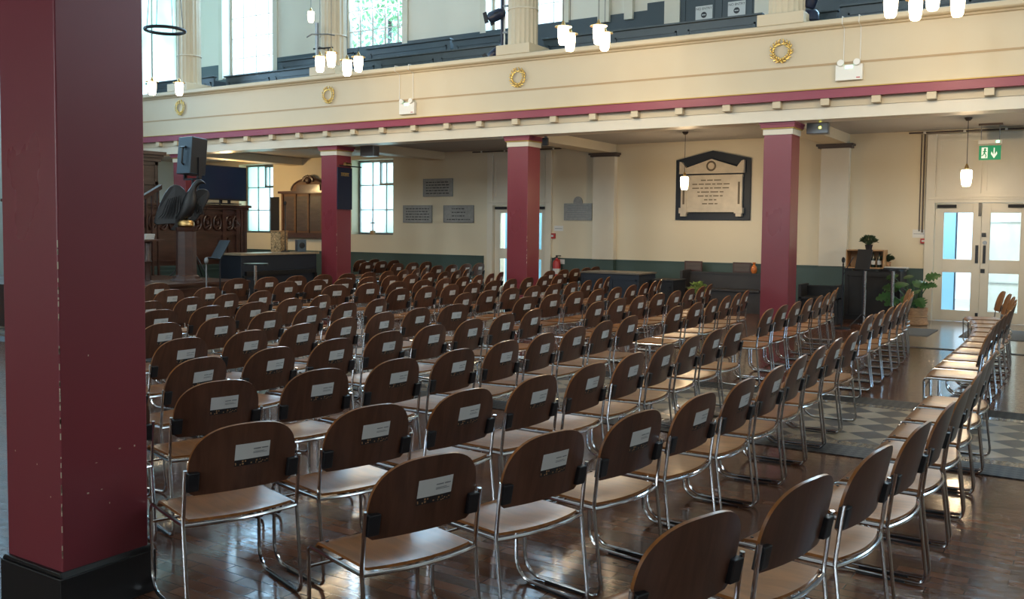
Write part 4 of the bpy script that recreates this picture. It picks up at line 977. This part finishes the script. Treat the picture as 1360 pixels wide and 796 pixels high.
g.build('pediment', 'marble', t)
g = MB(); g.box(-i_, i_, -.15, -.05, H*.765, H*.80); g.box(-i_*.96, i_*.96, -.12, -.05, H*.70, H*.74); g.box(-i_*.98, i_*.98, -.14, -.05, H*.13, H*.20); g.build('moulding', 'marble', t)
g = MB()
for s in (-1, 1): g.box(s*i_*.77, s*i_*.95, -.125, -.05, H*.20, H*.72)
g.build('side_pilaster', 'marble', t)
g = MB()
for s in (-1, 1): g.box(s*i_*.83, s*i_*.89, -.130, -.12, H*.26, H*.62)
g.build('incised_panel', 'marbleshade', t)
for s in (-1, 1):
    g = MB(); g.box(s*i_*.74, s*i_*.99, -.16, -.05, H*.11, H*.20); g.box(s*i_*.78, s*i_*.95, -.14, -.05, H*.06, H*.11); g.build('bracket', 'marble', t)
MB().tube([(.085*math.cos(a_), -.135, H*.885+.085*math.sin(a_)) for a_ in [2*PI*k/16 for k in range(16)]], .018, 6, closed=True).build('carved_wreath', 'marbleshade', t)
g = MB(); random.seed(11)
for r, (a_, b_) in enumerate([(-.33, .30), (-.60, .62), (-.60, .60), (-.44, .38), (-.42, .40), (-.22, .17), (-.28, .20)]):
    x = a_*i_; z = H*(.655-.0645*r)
    while x < b_*i_-.02:
        l_ = min(random.uniform(.05, .17), b_*i_-x); g.box(x, x+l_, -.1015, -.0995, z-.011, z+.011); x += l_+.025
g.build('engraved_lines', 'marbleshade', t)

# notices, call points, extinguisher
def wbox(name, lab, cat, c, m, d=.02, Y=YW, part='body'):
    xc, zc, w_, h_ = wrect(*c, Y); t = thing(name, lab, cat, (xc, Y, zc)); bx(-w_/2, w_/2, -d, 0, -h_/2, h_/2).build(part, m, t, bevel=.003); return t, w_, h_
t, w_, h_ = wbox('call_point', 'small red fire call point right of the middle doorway', 'call point', (732, 310, 738, 317), 'redplastic', .05); bx(-w_*.25, w_*.25, -.053, -.05, -h_*.2, h_*.2).build('window', 'paper', t)
t, w_, h_ = wbox('call_point', 'small red fire call point left of the right-hand doors', 'call point', (1223, 317, 1230.5, 323.5), 'redplastic', .05); bx(-w_*.3, w_*.3, -.053, -.05, -h_*.2, h_*.2).build('window', 'paper', t)
t, w_, h_ = wbox('wall_notice', 'pale paper notice above the call point by the middle doorway', 'notice', (736, 300, 748, 307), 'whiteplastic', .004); bx(-w_*.4, w_*.4, -.0055, -.004, -.01, .0).build('print', 'steel', t)
t, w_, h_ = wbox('wall_notice', 'pale paper notice above the call point by the right-hand doors', 'notice', (1212, 305, 1229, 316), 'whiteplastic', .004); bx(-w_*.4, w_*.4, -.0055, -.004, -.01, .0).build('print', 'steel', t)
t, w_, h_ = wbox('fire_sign', 'small white and red extinguisher sign on the green dado', 'sign', (740, 344, 750, 351), 'paper', .006, YW-.032); bx(-w_/2, -w_*.1, -.008, -.006, -h_*.4, h_*.4).build('red_symbol', 'redplastic', t)
p = W(739, 358, YW-.14); t = thing('fire_extinguisher', 'red fire extinguisher hanging on the green dado', 'fire extinguisher', (p.x, YW-.13, p.z-.25))
MB().lathe([(.075, 0), (.085, .01), (.085, .38), (.07, .44), (.03, .47), (.025, .50)], 20).build('cylinder', 'redplastic', t)
MB().lathe([(.0865, .15), (.0865, .27)], 20).build('instruction_label', 'paper', t)
g = MB(); g.tube([(0, 0, .50), (0, 0, .54)], .02, 8); g.box(-.02, .1, -.012, .012, .54, .56); g.box(-.01, .08, -.012, .012, .51, .52); g.build('valve', 'black', t)
g = MB(); g.tube([(-.02, 0, .52), (-.10, 0, .48), (-.11, 0, .3), (-.095, 0, .16)], .010, 6); g.build('hose', 'rubber', t)
bx(-.04, .04, .085, .10, .2, .35).build('wall_bracket', 'steel', t)
# conduits at the door heads
for (xa, xb, zz, lab) in ((-12.35, -10.0, 3.30, 'thin conduit pipe above the middle doorway panel'), (-2.95, -.6, 3.30, 'thin conduit pipe along the top of the right-hand door surround')):
    t = thing('conduit', lab, 'pipe', (xa, YW-.10, zz)); MB().tube([(0, 0, 0), (xb-xa, 0, 0)], .016, 8).build('pipe', 'greywood', t)
    g = MB(); 
    for k in range(4): g.tube([((xb-xa)*(.1+.27*k), 0, 0), ((xb-xa)*(.1+.27*k)+.04, 0, 0)], .024, 8)
    g.build('pipe_clip', 'whiteplastic', t)
t = thing('conduit', 'vertical cable conduit left of the right-hand door surround', 'pipe', (-2.70, YW-.015, 1.55)); MB().tube([(0, 0, 0), (0, 0, 1.73)], .012, 6).build('pipe', 'greywood', t); MB().tube([(-.05, 0, .02), (-.05, 0, 1.73)], .009, 6).build('cable', 'greywood', t)
# exit sign hanging from the soffit
a = W(1300.5, 194, 17.0); b = W(1329, 212, 17.0); w_ = b.x-a.x; t = thing('exit_sign', 'green illuminated running-man exit sign hanging above the right-hand doors', 'sign', ((a.x+b.x)/2, 17.0, ZS))
zt = a.z-ZS; zb = b.z-ZS
bx(-w_/2, w_/2, -.01, .01, zb, zt).build('sign_plate', 'signgreen', t)
g = MB(); g.box(-w_*.38, -w_*.10, -.014, -.010, zb+(zt-zb)*.12, zb+(zt-zb)*.88); g.build('door_symbol', 'signwhite', t)
g = MB(); hh = zt-zb; m_ = zb+hh*.5
g.ball((-w_*.22, -.015, m_+hh*.25), (.018, .004, .018), 8); g.tube([(-w_*.22, -.016, m_+hh*.18), (-w_*.25, -.016, m_-.01)], .012, 6); g.tube([(-w_*.25, -.016, m_), (-w_*.17, -.016, m_-hh*.18), (-w_*.19, -.016, m_-hh*.34)], .008, 6); g.tube([(-w_*.25, -.016, m_), (-w_*.32, -.016, m_-hh*.2), (-w_*.37, -.016, m_-hh*.2)], .008, 6)
g.tube([(-w_*.22, -.016, m_+hh*.15), (-w_*.14, -.016, m_+.01)], .007, 6); g.tube([(-w_*.22, -.016, m_+hh*.15), (-w_*.32, -.016, m_+hh*.05)], .007, 6); g.build('running_figure', 'signgreen', t)
g = MB(); g.box(w_*.17, w_*.22, -.014, -.010, m_-hh*.2, m_+hh*.34); g.prism([(w_*.05, m_-.02), (w_*.08, m_+.02), (w_*.195, m_-hh*.22), (w_*.31, m_+.02), (w_*.34, m_-.02), (w_*.195, m_-hh*.40)], 'y', -.014, -.010); g.build('arrow', 'signwhite', t)
bx(-w_/2-.01, w_/2+.01, -.03, .03, zt+.03, zt+.09).build('housing', 'whiteplastic', t); bx(w_*.28, w_*.42, -.034, -.03, zt+.045, zt+.075).build('indicator', 'led', t)
for s in (-1, 1): MB().tube([(s*w_*.42, 0, zt+.09), (s*w_*.42, 0, 0)], .006, 6).build('suspension_rod', 'steel', t)
bx(-w_*.55, w_*.55, -.025, .025, -.03, 0).build('mounting_rail', 'greywood', t)
# speakers under the gallery
def sofspk(c, Y, m, lab, led=None):
    a = W(c[0], c[1], Y); b = W(c[2], c[3], Y); w_ = b.x-a.x; h = a.z-b.z; t = thing('wall_speaker', lab, 'speaker', ((a.x+b.x)/2, Y, b.z))
    g = MB(); g.prism([(-w_/2, 0), (w_/2, 0), (w_*.42, w_*.6), (-w_*.42, w_*.6)], 'z', 0, h); g.build('cabinet', m, t, bevel=.01)
    bx(-w_*.45, w_*.45, -.006, 0, h*.06, h*.94).build('grille', 'blackmatt' if m == 'black' else 'steel', t)
    if led: bx(w_*.08, w_*.18, -.012, -.006, h*.45, h*.62).build('indicator', led, t)
    g = MB(); g.box(-.02, .02, w_*.2, w_*.2+.04, h, max(h+.01, ZS-b.z)); g.build('bracket', 'steel', t)
sofspk((478, 194, 496, 207), YC+.6, 'steel', 'grey ceiling speaker beside the banner column, above the window')
sofspk((1071, 163.5, 1100, 177), YC+.5, 'steel', 'grey ceiling speaker with a yellow indicator right of the right-hand column', 'ledyellow')
sofspk((720, 183, 727, 193), YC+.2, 'black', 'small black speaker at the capital of the middle column')
# banner with picture light on the column
bxc = cx[1]+CW; ban0 = 1.98; q0 = W(449, 222, YC); q1 = W(449, 278, YC)
t = thing('hanging_banner', 'dark blue banner with faint gold heading hung on the burgundy column', 'banner', (bxc+.012, YC+CW/2, q1.z)); hb = q0.z-q1.z
bx(0, .02, -CW/2, CW/2, 0, hb).build('cloth', 'navyblue', t)
g = MB(); g.box(.02, .022, -.12, .12, hb*.86, hb*.875); g.box(.02, .022, -.12, .12, hb*.80, hb*.81)
for k in range(7): g.box(.02, .022, -.11+k*.032, -.09+k*.032, hb*.825, hb*.85)
g.build('heading', 'gold', t)
t = thing('picture_light', 'brass picture light on a black bar above the column banner', 'lamp', (bxc, YC+CW/2, q0.z+.03))
MB().tube([(.10, -.25, 0), (.10, .42, .0)], .012, 8).build('bar', 'black', t); MB().tube([(0, 0, .05), (.06, 0, .08), (.10, 0, .02)], .012, 8).build('arm', 'brass', t); MB().tube([(.10, -.09, .035), (.10, .09, .035)], .032, 12).build('lamp_shade', 'brass', t)
# small cross-shaped candle holder on the window sill
p = W(495, 308, YW+.15); t = thing('glass_ornament', 'small clear glass ornament with a cross on the aisle window sill', 'ornament', (p.x, YW+.15, 1.36))
bx(-.06, .06, -.04, .04, 0, .10).build('block', 'pine', t); g = MB(); g.box(-.012, .012, -.01, .01, .10, .42); g.box(-.07, .07, -.01, .01, .28, .31); g.build('cross', 'steel', t)

# ------------------------------------------------------------------ stage lights on fluted columns
p = fl[2].location; X_ = p.x-.44
t = thing('stage_light_pole', 'black vertical pole clamped to the fluted column carrying two stage lights', 'pole', (X_, YF+.18, 4.59)); MB().tube([(0, 0, 0), (0, 0, 3.4)], .03, 10).build('pole', 'navyblue', t)
g = MB(); 
for z in (.45, .92): g.box(-.02, .12, -.02, .02, z, z+.03)
g.build('clamp', 'steel', t); MB().tube([(.05, 0, .05), (.05, 0, 3.4)], .016, 8).build('white_cable_duct', 'whiteplastic', t)
def stage(px, py, lab, rx):
    q = W(px, py, YF+.1); t = thing('stage_light', lab, 'stage light', (q.x, YF+.1, q.z), 0)
    tm = Matrix.Rotation(rx, 4, 'Y')
    g = MB(); g.lathe([(.085, -.17), (.10, -.15), (.10, .05), (.075, .12), (.04, .15)], 16, mx=tm @ Matrix.Rotation(-PI/2, 4, 'Y') @ Matrix.Rotation(PI, 4, 'X')); g.build('lamp_body', 'navyblue', t)
    g = MB(); g.box(-.24, -.16, -.10, -.09, -.10, .10, tm); g.box(-.24, -.16, .09, .10, -.10, .10, tm); g.build('barn_door', 'blackmatt', t)
    g = MB(); g.tube([(0, -.11, 0), (.08, -.11, .02), (X_-q.x, -.0, .0)], .012, 6); g.build('yoke', 'iron', t)
stage(661, 19.5, 'upper black stage light left of the fluted column above the central wreath', -.25)
stage(660, 70, 'lower black stage light just above the gallery ledge, central column', -.55)
p = fl[1].location; t = thing('light_bracket', 'grey metal bracket with an upright arm on the bracketed fluted column', 'bracket', (p.x, p.y-.47, 0))
za = W(450, 47, 13.8).z; zb_ = W(450, 64, 13.8).z
MB().tube([(-.28, 0, za), (-.1, -.05, za+.03), (.3, 0, za), (.42, .05, za-.03)], .014, 6).build('upper_arm', 'steel', t); MB().tube([(-.1, 0, zb_), (.42, 0, zb_-.02)], .016, 6).build('lower_arm', 'iron', t)
MB().tube([(.0, 0, zb_-.35), (0, 0, za+.25)], .035, 8).build('upright', 'steel', t); MB().tube([(0, .0, zb_+.03), (0, .225, zb_+.03)], .02, 8).build('clamp', 'steel', t); MB().tube([(.30, 0, zb_), (.30, 0, zb_-.35)], .012, 6).build('drop_rod', 'iron', t)
q = W(1077, 20, YF+.25); t = thing('blue_spotlight', 'dark blue spotlight on the ledge right of the rightmost fluted column', 'stage light', (q.x, YF+.25, 4.59))
MB().lathe([(.09, 0), (.09, .02), (.03, .03), (.03, .08)], 16).build('base', 'navyblue', t)
MB().lathe([(.10, .08), (.12, .10), (.12, .20), (.09, .24)], 16).build('collar', 'navyblue', t); MB().lathe([(.07, -.1), (.085, -.08), (.085, .12), (.05, .15)], 16, mx=Matrix.Translation((0, 0, .38)) @ Matrix.Rotation(.35, 4, 'Y')).build('lamp_body', 'navyblue', t)

# ------------------------------------------------------------------ right aisle: pews, tables, counter
def cabinet(name, lab, cat, xa, xb, ya, yb, h, m, top=None, th=.03, parts='panel'):
    t = thing(name, lab, cat, ((xa+xb)/2, (ya+yb)/2, 0)); a = (xb-xa)/2; b = (yb-ya)/2
    g = MB(); g.box(-a, a, -b, b, 0, h-th); g.build(parts, m, t, bevel=.006)
    g = MB(); g.box(-a-.02, a+.02, -b-.02, b+.02, h-th, h); g.build('top', top or m, t, bevel=.004)
    g = MB(); n = max(1, round(2*a/.7))
    for i in range(n):
        p_ = -a+i*2*a/n+.05; q_ = -a+(i+1)*2*a/n-.05
        for r in ((p_, q_, h-.14, h-.12), (p_, q_, .08, .10), (p_, p_+.02, .08, h-.12), (q_-.02, q_, .08, h-.12)): g.box(r[0], r[1], -b-.012, -b, r[2], r[3])
    g.build('panel_moulding', m, t)
    return t
cabinet('draped_table', 'long table with pale wooden top and black draped sides beyond the chairs', 'table', W(786, 362, 16.0).x, W(862, 362, 16.0).x, 15.55, 16.30, W(830, 361, 16.0).z, 'navy', 'worktop')
cabinet('storage_box', 'low black box between the draped table and the wall pew', 'box', W(874, 380, 16.3).x, W(902, 380, 16.3).x, 16.0, 16.6, W(890, 371, 16.3).z, 'blackmatt')
def wallpew(xa, xb, y, h, lab, m='oldpew'):
    t = thing('wall_pew', lab, 'pew', ((xa+xb)/2, y, 0)); a = (xb-xa)/2
    g = MB(); g.box(-a, a, .40, .45, 0, h); g.box(-a, a, .38, .47, h-.03, h); g.build('backrest', m, t)
    bx(-a, a, 0, .42, .40, .44).build('seat', m, t, bevel=.005); bx(-a, a, .04, .08, 0, .40).build('seat_front', m, t)
    for s in (-a, a-.05): bx(s, s+.05, 0, .47, 0, h+.03).build('pew_end', m, t)
wallpew(W(903, 370, 16.9).x, W(1012, 370, 16.9).x, 16.9, .74, 'long dark brown pew against the green dado below the marble memorial')
wallpew(W(1060, 390, 15.9).x, W(1112, 390, 15.9).x, 15.9, .62, 'short black pew between the right-hand column and the bar tables', 'blackmatt')
for c, lab, m in (((911, 360, 934, 370.5), 'dark picture frame leaning on the dado below the memorial', None), ((975, 361, 999, 371.5), 'dark picture frame leaning beside an orange glass ornament', 1)):
    xc, zc, w_, h_ = wrect(*c, 17.5); t = thing('leaning_frame', lab, 'picture frame', (xc, 17.42, .74))
    h_ = max(.2, zc+h_/2-.74); bx(-w_/2, w_/2, 0, .03, 0, h_).build('frame', 'dkwood', t); bx(-w_/2+.03, w_/2-.03, -.004, 0, .03, h_-.03).build('picture', 'greywood', t)
p = W(999, 366, 17.3); t = thing('orange_ornament', 'small orange glass vase on the pew against the green dado', 'vase', (p.x+.02, 17.34, .74)); MB().lathe([(.035, 0), (.06, .05), (.05, .12), (.02, .16), (.03, .20)], 16).build('vase_body', 'orange', t); MB().lathe([(.03, .2), (.033, .21)], 16).build('rim', 'orange', t)
# leaf plants
def plant(name, lab, loc, pot_prof, potm, leafm, n, R, H, ls, seed, cone=1.0):
    random.seed(seed); t = thing(name, lab, 'plant', loc)
    MB().lathe(pot_prof, 20).build('pot', potm, t)
    zt = max(p[1] for p in pot_prof); MB().lathe([(pot_prof[-1][0]*.85, zt-.02), (pot_prof[-1][0]*.85, zt-.01)], 16).build('soil', 'soil', t)
    lf = MB(); stm = MB()
    for i in range(n):
        a = random.uniform(0, 2*PI); el = random.uniform(.1, 1.35); rr = R*math.cos(el)*random.uniform(.6, 1); zz = zt+H*(.25+.75*math.sin(el)*random.uniform(.6, 1))
        c = Vector((rr*math.cos(a), rr*math.sin(a), zz)); d = Vector((math.cos(a)*.7, math.sin(a)*.7, random.uniform(-.3, .6))).normalized(); s_ = d.cross(Vector((0, 0, 1))).normalized(); u = ls*random.uniform(.7, 1.2)
        up_ = s_.cross(d)*.12*u
        lf.add([c, c+d*u*.35+s_*u*.28+up_, c+d*u, c+d*u*.35-s_*u*.28+up_, c+d*u*.4-up_], [(0, 1, 4), (1, 2, 4), (2, 3, 4), (3, 0, 4)])
        if i % 4 == 0: stm.tube([(0, 0, zt-.02), tuple(c)], .003, 4)
    lf.build('foliage', leafm, t); stm.build('stems', leafm, t); return t
p = W(927, 386, 15.6)
plant('leafy_plant', 'bright yellow-green leafy plant behind the last chairs, below the memorial', (p.x, 15.6, .0), [(.12, 0), (.16, .04), (.20, .36), (.21, .40)], 'blackmatt', 'leafpale', 150, .15, .24, .07, 4)
# counter, tables
xa, xb = W(1122, 390, 17.0).x, W(1229, 390, 17.0).x; hc = W(1150, 357, 16.9).z
ct = cabinet('bar_counter', 'black draped counter against the wall left of the right-hand doors', 'counter', xa, W(1196, 390, 17.0).x, 16.95, 17.55, hc, 'blackmatt', 'black')
def bar_table(px, Y, lab, pyt, r=.3):
    q = W(px, pyt, Y); t = thing('bar_table', lab, 'table', (q.x, Y, 0)); h = q.z
    MB().lathe([(r, h-.03), (r, h)], 32).build('table_top', 'black', t); MB().tube([(0, 0, .02), (0, 0, h-.02)], .03, 12).build('leg', 'chrome', t); MB().lathe([(.20, 0), (.20, .012), (.05, .035)], 28).build('base', 'chrome', t)
    return q.x, h
b1 = bar_table(1149, 16.40, 'tall black bar table on a chrome column, left one, before the wooden crate', 357.5, .21)
b2 = bar_table(1186, 16.40, 'tall black bar table on a chrome column, right one, carrying papers', 357.5, .21)
# crate with bottles
q = W(1150, 357, 16.55); cw, chh = .56, W(1150, 332, 17.0).z-hc
hc2 = b1[1]
hc2 = hc; t = thing('wooden_crate', 'pine crate on its side used as a bottle shelf on the bar counter', 'crate', (W(1150, 345, 17.1).x, 17.15, hc2)); a = .32
for nm, q_ in (('crate_base', (-a, a, -.15, .17, 0, .018)), ('crate_top', (-a, a, -.15, .17, chh-.018, chh)), ('crate_side', (-a, -a+.018, -.15, .17, .018, chh-.018)), ('crate_side', (a-.018, a, -.15, .17, .018, chh-.018)), ('crate_back', (-a, a, .15, .17, 0, chh)), ('crate_divider', (-a+.24, a-.385, -.15, .15, .018, chh-.018))):
    bx(*q_).build(nm, 'pine', t)
cxr = t.location.x
for i, (dx_, lab) in enumerate(((.02, 'dark glass bottle with white label, left of three in the crate'), (.12, 'dark glass bottle with white label, middle of three in the crate'), (.22, 'dark glass bottle with white label, right of three in the crate'))):
    t = thing('bottle', lab, 'bottle', (cxr+dx_, 17.13, hc2+.018)); MB().lathe([(.034, 0), (.036, .01), (.036, .16), (.014, .20), (.013, .25), (.016, .26)], 16).build('bottle_body', 'bottleglass', t); MB().lathe([(.0365, .05), (.0365, .12)], 16).build('label', 'paper', t)
plant('potted_herb', 'bushy grey-green plant in a small black pot on top of the crate', (W(1153, 330, 17.1).x, 17.15, hc2+chh), [(.05, 0), (.065, .08), (.07, .09)], 'blackmatt', 'herb', 380, .14, .16, .05, 8)
plant('potted_herb', 'bushy grey-green plant in a tan pot beside the crate', (W(1176.5, 350, 17.2).x, 17.30, hc), [(.055, 0), (.07, .11), (.072, .12)], 'basket', 'herb', 320, .12, .12, .045, 9)
t = thing('paper_tray', 'flat white papers in a tray on the right bar table', 'papers', (b2[0]+.05, 16.40, b2[1])); bx(-.18, .18, -.13, .13, 0, .02).build('tray', 'black', t); bx(-.17, .18, -.11, .11, .02, .035).build('paper_sheets', 'paper', t)
q = W(1147, 346, 15.75); music_stand(q.x, 15.75, 0, q.z, -.55, 'black music stand with tilted desk in front of the wooden crate', w_=.30, tilt=-.18)
q = W(1119, 385, 15.3); t = thing('microphone_stand', 'black microphone stand beside the bar counter, left end', 'stand', (q.x, 15.3, 0))
MB().tube([(0, 0, .02), (0, 0, 1.05)], .012, 8).build('pole', 'iron', t); MB().lathe([(.14, 0), (.14, .02), (.02, .03)], 16).build('base', 'iron', t); MB().tube([(0, 0, .85), (.15, 0, 1.15)], .008, 6).build('boom', 'iron', t); MB().ball((0, 0, 1.1), (.03, .03, .05), 8).build('microphone', 'blackmatt', t)
# monstera
pq = G(1214, 432, 0); mY = 16.62; mX = W(1216, 420, mY).x
t = thing('monstera_plant', 'large-leaved green monstera in a woven tan basket beside the right-hand doors', 'plant', (mX, mY, 0))
MB().lathe([(.17, 0), (.20, .03), (.185, .12), (.175, .17), (.19, .27), (.185, .30), (.165, .30), (.16, .27)], 28).build('basket', 'basket', t)
MB().tube([(.19*math.cos(a_), .19*math.sin(a_), .165) for a_ in [2*PI*k/24 for k in range(24)]], .008, 6, closed=True).build('basket_band', 'pine', t); MB().lathe([(.16, .26), (.16, .27)], 20).build('soil', 'soil', t)
random.seed(21)
def monleaf(mb, c, d, nrm, L):
    s_ = d.cross(nrm).normalized(); n_ = 9; R_, L_ = [], []
    for i in range(n_+1):
        u = i/n_; w_ = L*.52*math.sin(PI*min(1, u*.92+.08))**.7*(1-.25*u); b_ = c+d*(L*u)-nrm*(.22*L*u*u)
        wn = w_*(.55 if (i % 2 == 1 and 1 < i < n_) else 1)
        R_.append(b_+s_*wn-nrm*.1*wn); L_.append(b_-s_*wn-nrm*.1*wn)
    mid = [c+d*(L*i/n_)-nrm*(.22*L*(i/n_)**2) for i in range(n_+1)]
    vs = mid+R_+L_; m = n_+1; fs = []
    for i in range(n_): fs += [(i, i+1, m+i+1, m+i), (i+1, i, 2*m+i, 2*m+i+1)]
    mb.add(vs, fs, False)
for k, (dx_, dy_, z_, L, az, el) in enumerate([(-.38, -.1, .50, .33, PI*1.1, -.2), (-.32, 0, .78, .32, PI*.75, .3), (.12, -.15, .58, .34, -PI*.4, .1), (.02, -.12, .40, .30, -PI*.6, -.5), (-.2, -.1, .60, .34, PI*.8, .2), (-.30, 0, .62, .34, PI*.9, .1), (-.10, -.1, .72, .36, -PI*.55, -.1), (.22, -.1, .46, .36, -PI*.35, -.3), (.38, 0, .80, .30, 0, .35), (.10, 0, .68, .32, PI*.2, .3), (-.22, -.15, .44, .32, -PI*.75, -.3), (.26, .02, .66, .26, -.3, .2), (-.02, .1, .78, .28, PI*.6, .4), (.44, 0, .70, .2, -.5, -.1), (.0, -.2, .50, .3, -PI/2, -.4)]):
    dx_ = dx_*.68-.12; dy_ *= .8; L *= .78
    c = Vector((dx_, dy_, z_)); d = Vector((math.cos(az)*math.cos(el), math.sin(az)*math.cos(el), math.sin(el))); nrm = (Vector((0, -.75, .65))-d*Vector((0, -.75, .65)).dot(d)).normalized()
    m_ = MB(); monleaf(m_, c, d, nrm, L); m_.build('leaf', 'leaf', t)
    s_ = MB(); s_.tube([(0, 0, .26), tuple(Vector((dx_*.5, dy_*.5, z_*.75))), tuple(c)], .008, 5); s_.build('stem', 'leaf', t)
# doormats by the right-hand doors
for (xa, xb, ya, yb, lab) in ((-2.9, -2.15, 14.9, 16.0, 'dark grey doormat in front of the monstera basket'), (-1.75, -.9, 15.1, 16.6, 'dark grey doormat in front of the right-hand doors')):
    o = bx(xa, xb, ya, yb, .004, .014).build('doormat', 'mat'); tag(o, lab, 'doormat')

# ------------------------------------------------------------------ outside the doors and windows
struct(bx(-14, 2, YW+.45, 24, -.05, -.005).build('floor_porch', 'stonepale'))
struct(bx(-1.95, .6, 20.6, 20.9, 0, 3.2).build('wall_porch', 'stonepale'))
g = MB(); 
for z in (.55, 1.75): g.box(-1.95, .6, 20.58, 20.6, z, z+.02)
struct(g.build('trim_62', 'slab'))
struct(bx(-3.4, -3.2, YW+.45, YW+2.2, 0, 3.0).build('wall_porch_side', 'bluedoor'))
t = thing('porch_door', 'pale blue outer door standing open beyond the left glass leaf', 'door', (-2.75, YW+.55, 0), -.25)
bx(0, .05, 0, 1.3, 0, 2.6).build('door_panel', 'bluedoor', t); bx(-.01, .06, 1.3, 1.36, 0, 2.6).build('door_edge', 'navyblue', t); bx(.05, .07, .3, .36, .1, .25).build('bolt', 'navyblue', t)
t = thing('porch_door', 'dark blue panelled door beyond the middle doorway glass', 'door', (-11.2, YW+1.6, 0), 0); bx(0, .8, 0, .05, 0, 2.4).build('door_panel', 'slate', t); bx(.0, .8, -.01, 0, 1.15, 1.2).build('glazing_bar', 'whiteplastic', t)
struct(bx(-12.6, -11.2, YW+1.7, YW+1.8, 0, 3).build('wall_porch_middle', 'bluedoor'))
# tree outside the second upper window
random.seed(33); lf = MB()
ctr = W(515, 25, 22.5)
for i in range(900):
    a = random.uniform(0, 2*PI); b = math.acos(random.uniform(-1, 1)); r = random.random()**.4
    c = ctr+Vector((2.1*r*math.sin(b)*math.cos(a), 1.2*r*math.sin(b)*math.sin(a), 1.9*r*math.cos(b)))
    d = Vector((random.uniform(-1, 1), random.uniform(-1, 1), random.uniform(-1, 1))).normalized(); s_ = d.cross(Vector((.3, .2, 1))).normalized(); u = .20
    lf.add([c, c+d*u*.5+s_*u*.3, c+d*u, c+d*u*.5-s_*u*.3], [(0, 1, 2, 3)])
t = thing('garden_tree', 'leafy green tree seen through the second upper window', 'tree', (ctr.x, ctr.y, 0)); 
for v in lf.v: v -= Vector((ctr.x, ctr.y, 0))
lf.build('foliage', 'foliage', t); MB().tube([(0, 0, 0), (.1, 0, 3), (0, .1, ctr.z)], [.16, .13, .06], 8).build('trunk', 'greywood', t)

# ------------------------------------------------------------------ light
w = D.worlds.new('sky'); scene.world = w; w.use_nodes = True; bg = w.node_tree.nodes['Background']
bg.inputs[0].default_value = (.62, .82, 1, 1); bg.inputs[1].default_value = 1.9
def area(name, loc, rot, sx_, sy_, e, c=(.80, .90, 1)):
    l = D.lights.new(name, 'AREA'); l.shape = 'RECTANGLE'; l.size = sx_; l.size_y = sy_; l.energy = e; l.color = c
    o = D.objects.new(name, l); col.objects.link(o); o.location = loc; o.rotation_euler = rot; return o
UWE, LWE, DRE, BWE, BLE, EWE, RWE = 340, 7, 220, 215, 75, 350, 55
SKY = (.45, .72, 1)
for i, u in enumerate(UW):      # daylight entering through the upper windows
    z0_ = u[2]+(.9 if i == 1 else .05)
    area('daylight', ((u[0]+u[1])/2, YW+.42, (z0_+u[3])/2), (-PI/2, 0, 0), u[1]-u[0]-.05, u[3]-z0_, UWE, SKY)
for u in LW: area('daylight', ((u[0]+u[1])/2, YW+.42, (u[2]+u[3])/2), (-PI/2, 0, 0), u[1]-u[0]-.05, u[3]-u[2]-.05, LWE, (.80, .97, .95))
for u in DR: area('daylight', ((u[0]+u[1])/2, YW+1.6, 3.6), (-PI/3.4, 0, 0), u[1]-u[0]+.3, 1.2, DRE, (.7, .85, 1))
for u in BW: area('daylight', ((u[0]+u[1])/2, YB-.38, (u[2]+u[3])/2), (PI/2, 0, 0), u[1]-u[0]-.05, u[3]-u[2]-.05, BWE if u[2] > 4 else BLE, (.92, .95, 1))  # the low ones shine through the added windows
for k, u in enumerate(EW): area('daylight', (XL-.38, (u[0]+u[1])/2, (u[2]+u[3])/2), (0, -PI/2, 0), u[3]-u[2]-.05, u[1]-u[0]-.05, EWE if k == 0 else 16, SKY if k == 0 else (.62, .84, 1))
for i, u in enumerate(RW): area('daylight', (XR+.38, (u[0]+u[1])/2, (u[2]+u[3])/2), (0, PI/2, 0), u[3]-u[2]-.05, u[1]-u[0]-.05, RWE if i < 2 else 150, (.92, .95, 1) if i < 2 else SKY)

scene.view_settings.view_transform = 'Standard'; scene.view_settings.look = 'None'; scene.view_settings.gamma = 1; scene.view_settings.use_curve_mapping = False
scene.view_settings.exposure = 0.52
cy = scene.cycles; cy.use_denoising = True
try: cy.denoiser = 'OPENIMAGEDENOISE'
except Exception: pass
cy.max_bounces = 8; cy.diffuse_bounces = 4; cy.glossy_bounces = 4; cy.transparent_max_bounces = 12; cy.transmission_bounces = 4
cy.sample_clamp_indirect = 6; cy.sample_clamp_direct = 0; cy.caustics_reflective = False; cy.caustics_refractive = False
